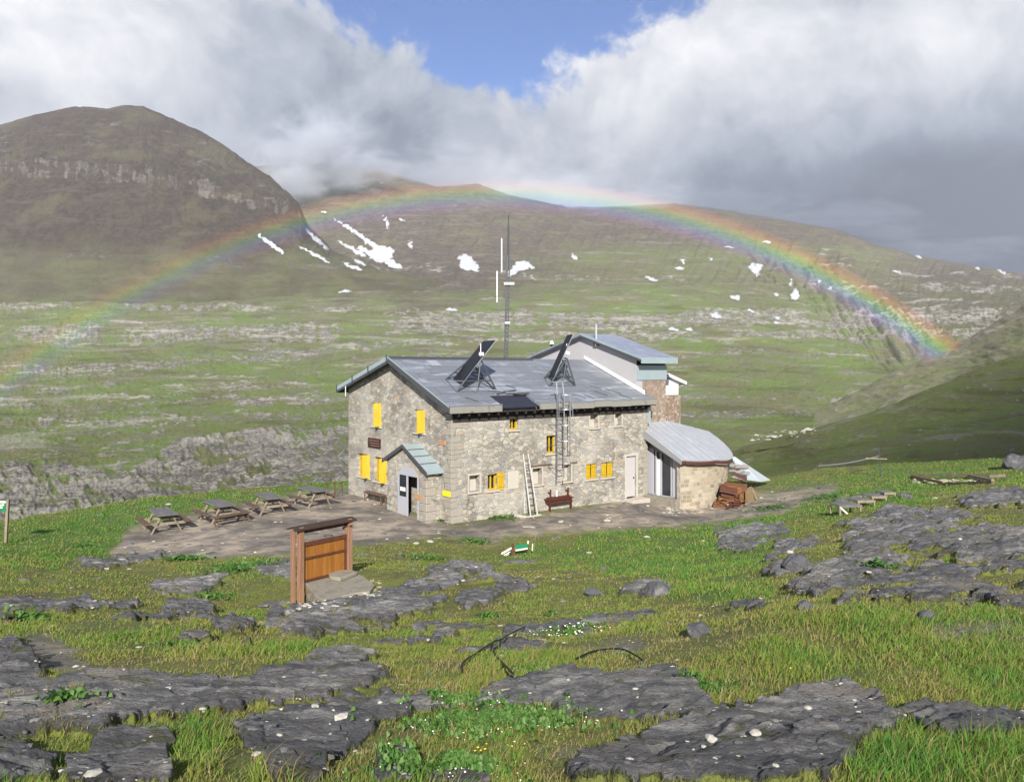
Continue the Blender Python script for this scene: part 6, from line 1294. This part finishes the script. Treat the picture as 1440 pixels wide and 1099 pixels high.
lc = [(257, 787, 280, 0.24, 0.10, 0.6, 'dark leafy plant at the near edge of the terrace'), (340, 800, 420, 0.22, 0.09, 1.0, 'wide clump of dock leaves between terrace and information board'), (118, 768, 120, 0.16, 0.06, 0.6, 'leafy clump at the left of the terrace gravel'), (685, 868, 60, 0.16, 0.035, 0.22, 'small bright leafy tuft below the middle slab'),
      (36, 873, 90, 0.16, 0.06, 0.3, 'pale leafy plant in front of the leftmost dark ledge'), (300, 840, 120, 0.14, 0.06, 0.7, 'low green leafy strip in the left grass'), (775, 865, 30, 0.12, 0.03, 0.15, 'tiny leafy shoot right of the middle slab'), (668, 762, 160, 0.18, 0.07, 0.7, 'round green weed clump in front of the long wall'), (600, 785, 160, 0.16, 0.07, 0.9, 'leafy patch in the grass right of the information board'),
      (620, 733, 60, 0.16, 0.06, 0.3, 'weeds growing at the corner of porch and gable'), (700, 728, 200, 0.20, 0.07, 0.9, 'green weeds along the foot of the long wall'), (1230, 795, 70, 0.14, 0.05, 0.3, 'pale green plant among the large right outcrop'), (1000, 970, 420, 0.028, 0.014, 0.2, 'dark green clover clump at the right end of the wide slab'), (455, 845, 60, 0.08, 0.03, 0.2, 'bright sprig at the foot of the information board post'),
      (90, 985, 70, 0.07, 0.03, 0.18, 'green sprigs in the hollow at far left'), (245, 908, 90, 0.05, 0.03, 0.35, 'round leafed plants in the left grass'), (185, 895, 70, 0.05, 0.03, 0.25, 'low leafy rosettes left of the round leafed plants'), (1085, 715, 200, 0.2, 0.08, 1.4, 'leafy weeds right of the rusty heap'), (1160, 700, 240, 0.2, 0.08, 1.6, 'leafy weeds left of the trestles')]
for k, (x, y, n, L, W_, s, lb) in enumerate(lc): leaf_cluster('leafy_plant', lb, 'plant', x, y, n, L, W_, s, 300+k)
leaf_cluster('flowering_mat', 'large cushion of white flowered leaves in the bottom middle', 'flowers', 690, 1014, 3600, 0.030, 0.018, 0.42, 400, 900, 0.45)
leaf_cluster('flowering_mat', 'white flowered cushion at the bottom edge, below the large one', 'flowers', 618, 1076, 2400, 0.026, 0.016, 0.26, 401, 600, 0.45)
leaf_cluster('flowering_mat', 'small white flowered patch left of the large cushion', 'flowers', 640, 988, 700, 0.03, 0.02, 0.16, 402, 120, 0.5)
leaf_cluster('flowering_mat', 'faint white flowered patch just above the wide slab', 'flowers', 742, 944, 260, 0.05, 0.02, 0.22, 403, 150, 0.5)
leaf_cluster('flowering_mat', 'thin white flowered strip in mid grass, farthest of the flower patches', 'flowers', 800, 890, 300, 0.06, 0.03, 0.5, 404, 130, 0.5)
fy = MB(); rs = np.random.RandomState(77)
for (x, y, s) in ((672, 1068, 5), (676, 1072, 4), (682, 1070, 5), (720, 1066, 4), (738, 1062, 3), (1112, 951, 5), (668, 1073, 4), (684, 1062, 3)):
    p = G(x, y); r_ = s/F*p.y*0.45
    for k in range(5): a = k*1.256; fy.quad(tuple(p+Vector((0, 0, 0.05))), tuple(p+Vector((math.cos(a-.5)*r_, math.sin(a-.5)*r_, 0.055))), tuple(p+Vector((math.cos(a+.5)*r_, math.sin(a+.5)*r_, 0.055))))
prop(fy.build('yellow_flowers', M['flower_y'], None), 'scattered tiny yellow flowers in the foreground turf', 'flowers', kind='stuff')

# ------------------------------------------------------------------ rainbow: a ring of lit drops in the air, 42 degrees about the antisolar axis
m, q = mk('rainbow_light'); uvx = q.attr('arc')
rc_ = q.ramp(uvx, [(0.0, (0, 0, 0)), (0.14, (0.045, 0.0, 0.075)), (0.28, (0.01, 0.03, 0.16)), (0.42, (0.0, 0.10, 0.13)), (0.53, (0.03, 0.15, 0.03)), (0.64, (0.15, 0.14, 0.0)), (0.76, (0.18, 0.06, 0.0)), (0.88, (0.09, 0.012, 0.0)), (1.0, (0, 0, 0))], 'EASE')
em = q.n('ShaderNodeEmission', Color=rc_, Strength=q.m('MULTIPLY', q.attr('fade'), 1.0)); tr = q.n('ShaderNodeBsdfTransparent', Color=(1, 1, 1, 1))
q.n('ShaderNodeOutputMaterial', Surface=q.n('ShaderNodeAddShader', i0=em.outputs[0], i1=tr.outputs[0]).outputs[0])
ax = Vector(((702-CX)/F, 1.0, -(1117-HY)/F)).normalized(); e1 = Vector((1, 0, 0)); e1 = (e1-ax*e1.dot(ax)).normalized(); e2 = ax.cross(e1)
if e2.z < 0: e2 = -e2
na, nr_ = 240, 24; D0 = 620.0; A1 = np.linspace(R(-10), R(190), na); Rr = np.linspace(0, 1, nr_)
RI, RO = R(40.45), R(42.95)
P = np.zeros((nr_, na, 3)); fd = np.zeros((nr_, na))
for ir, r_ in enumerate(Rr):
    k = RI+(RO-RI)*r_; rad = math.tan(k)*D0
    for ia, a in enumerate(A1):
        p = Vector((0, 0, CZ))+ax*D0+(e1*math.cos(a)+e2*math.sin(a))*rad; P[ir, ia] = p
        fd[ir, ia] = 0.20+0.42*max(0, math.cos(a-R(45)))**1.5
o = grid_mesh('rainbow', P[..., 0], P[..., 1], P[..., 2], m, dict(arc=np.repeat(Rr[:, None], na, 1), fade=fd), None); prop(o, 'rainbow arching over the valley behind the refuge', 'rainbow')

# ------------------------------------------------------------------ clouds outside the air: one high cloud behind the camera shades the right-hand spur
def cloud(cx, cy, lx, ly, rz, top=1750.0):
    o = bpy.data.objects.new('clouds', rock_mesh(9, (1, 1, 1), simple('cloud_white', (0.8, 0.8, 0.8), 1.0, 0.02), 'clouds', sub=4)); C.objects.link(o)
    k = top/math.tan(SUN_EL); o.location = (cx-math.sin(SUN_AZ)*k, cy-math.cos(SUN_AZ)*k, top); o.scale = (lx, ly, 9.0); o.rotation_euler = (0, 0, rz); return prop(o, 'dense grey cloud high behind the viewer', 'cloud', kind='stuff')
cloud(146, 160, 158, 43, R(47))
# haze
m, q = mk('valley_air'); vol = q.n('ShaderNodeVolumePrincipled', Color=(0.93, 0.95, 1.0, 1)); vol.inputs['Density'].default_value = 0.00005; vol.inputs['Anisotropy'].default_value = 0.0
q.n('ShaderNodeOutputMaterial', Volume=vol.outputs[0])
prop(MB().rng(-5200, 5200, -300, 5200, -260, 1560).build('haze', m, None), 'thin pale haze filling the valley', 'haze', kind='stuff')

# mist: low cloud lying against the far ridges
def cloudbank(px, py, Y, rx, ry, rz_, dens, label, seed, tone):
    m, q = mk('low_cloud'); o_ = q.obj()
    n = q.noise(q.map(o_, loc=(seed, 0, 0)), 1.5, 7, 0.62, 0.4)
    ln_ = q.n('ShaderNodeVectorMath', {'operation': 'LENGTH'}, i0=o_).outputs['Value']
    k = q.m('SUBTRACT', 1.0, ln_); f = q.m('ADD', k, q.m('MULTIPLY', q.m('SUBTRACT', n, 0.56), 3.2))
    dd = q.m('MULTIPLY', q.m('MULTIPLY', q.step(f, 0.0, 0.9), q.step(k, 0.0, 0.35)), dens)
    v = q.n('ShaderNodeVolumePrincipled', Color=(*tone, 1), Density=dd); v.inputs['Anisotropy'].default_value = 0.0
    q.n('ShaderNodeOutputMaterial', Volume=v.outputs[0])
    import bmesh
    bm = bmesh.new(); bmesh.ops.create_icosphere(bm, subdivisions=3, radius=1.0); me_ = bpy.data.meshes.new('cloudbank'); bm.to_mesh(me_); bm.free(); me_.materials.append(m)
    o = bpy.data.objects.new('cloudbank', me_); C.objects.link(o); o.location = atY(px, py, Y); o.scale = (rx/F*Y, rz_, ry/F*Y); return prop(o, label, 'cloudbank', kind='stuff')
for k_, (x_, y_, Yk, rx_, ry_, rz_, d_) in enumerate(((440, 210, 3300, 120, 80, 280, 0.0085), (405, 250, 3250, 85, 50, 160, 0.009), (485, 240, 3400, 120, 45, 200, 0.0085), (640, 235, 3800, 150, 48, 200, 0.004), (780, 268, 3750, 150, 42, 220, 0.005), (880, 280, 3700, 130, 34, 200, 0.004),
                                                             (1040, 288, 3750, 150, 36, 220, 0.006), (1190, 312, 3750, 160, 38, 220, 0.006), (1340, 350, 3750, 150, 34, 220, 0.006))):
    cloudbank(x_, y_, Yk, rx_, ry_, rz_, d_, ('grey cloud spilling over the shoulder of the left mountain', 'low mist against the cliff shoulder', 'mist along the foot of the cloud on the saddle', 'thin mist on the peak left of the antenna mast', 'pale mist on the ridge under the top of the rainbow',
         'pale mist on the ridge right of the mast', 'grey mist on the rounded far hill right of the mast', 'slate grey mist on the right hand ridge', 'dark rain mist at the right end of the far ridge')[k_], 3.7*k_, (0.80, 0.84, 0.92) if k_ < 6 else (0.36, 0.41, 0.52))
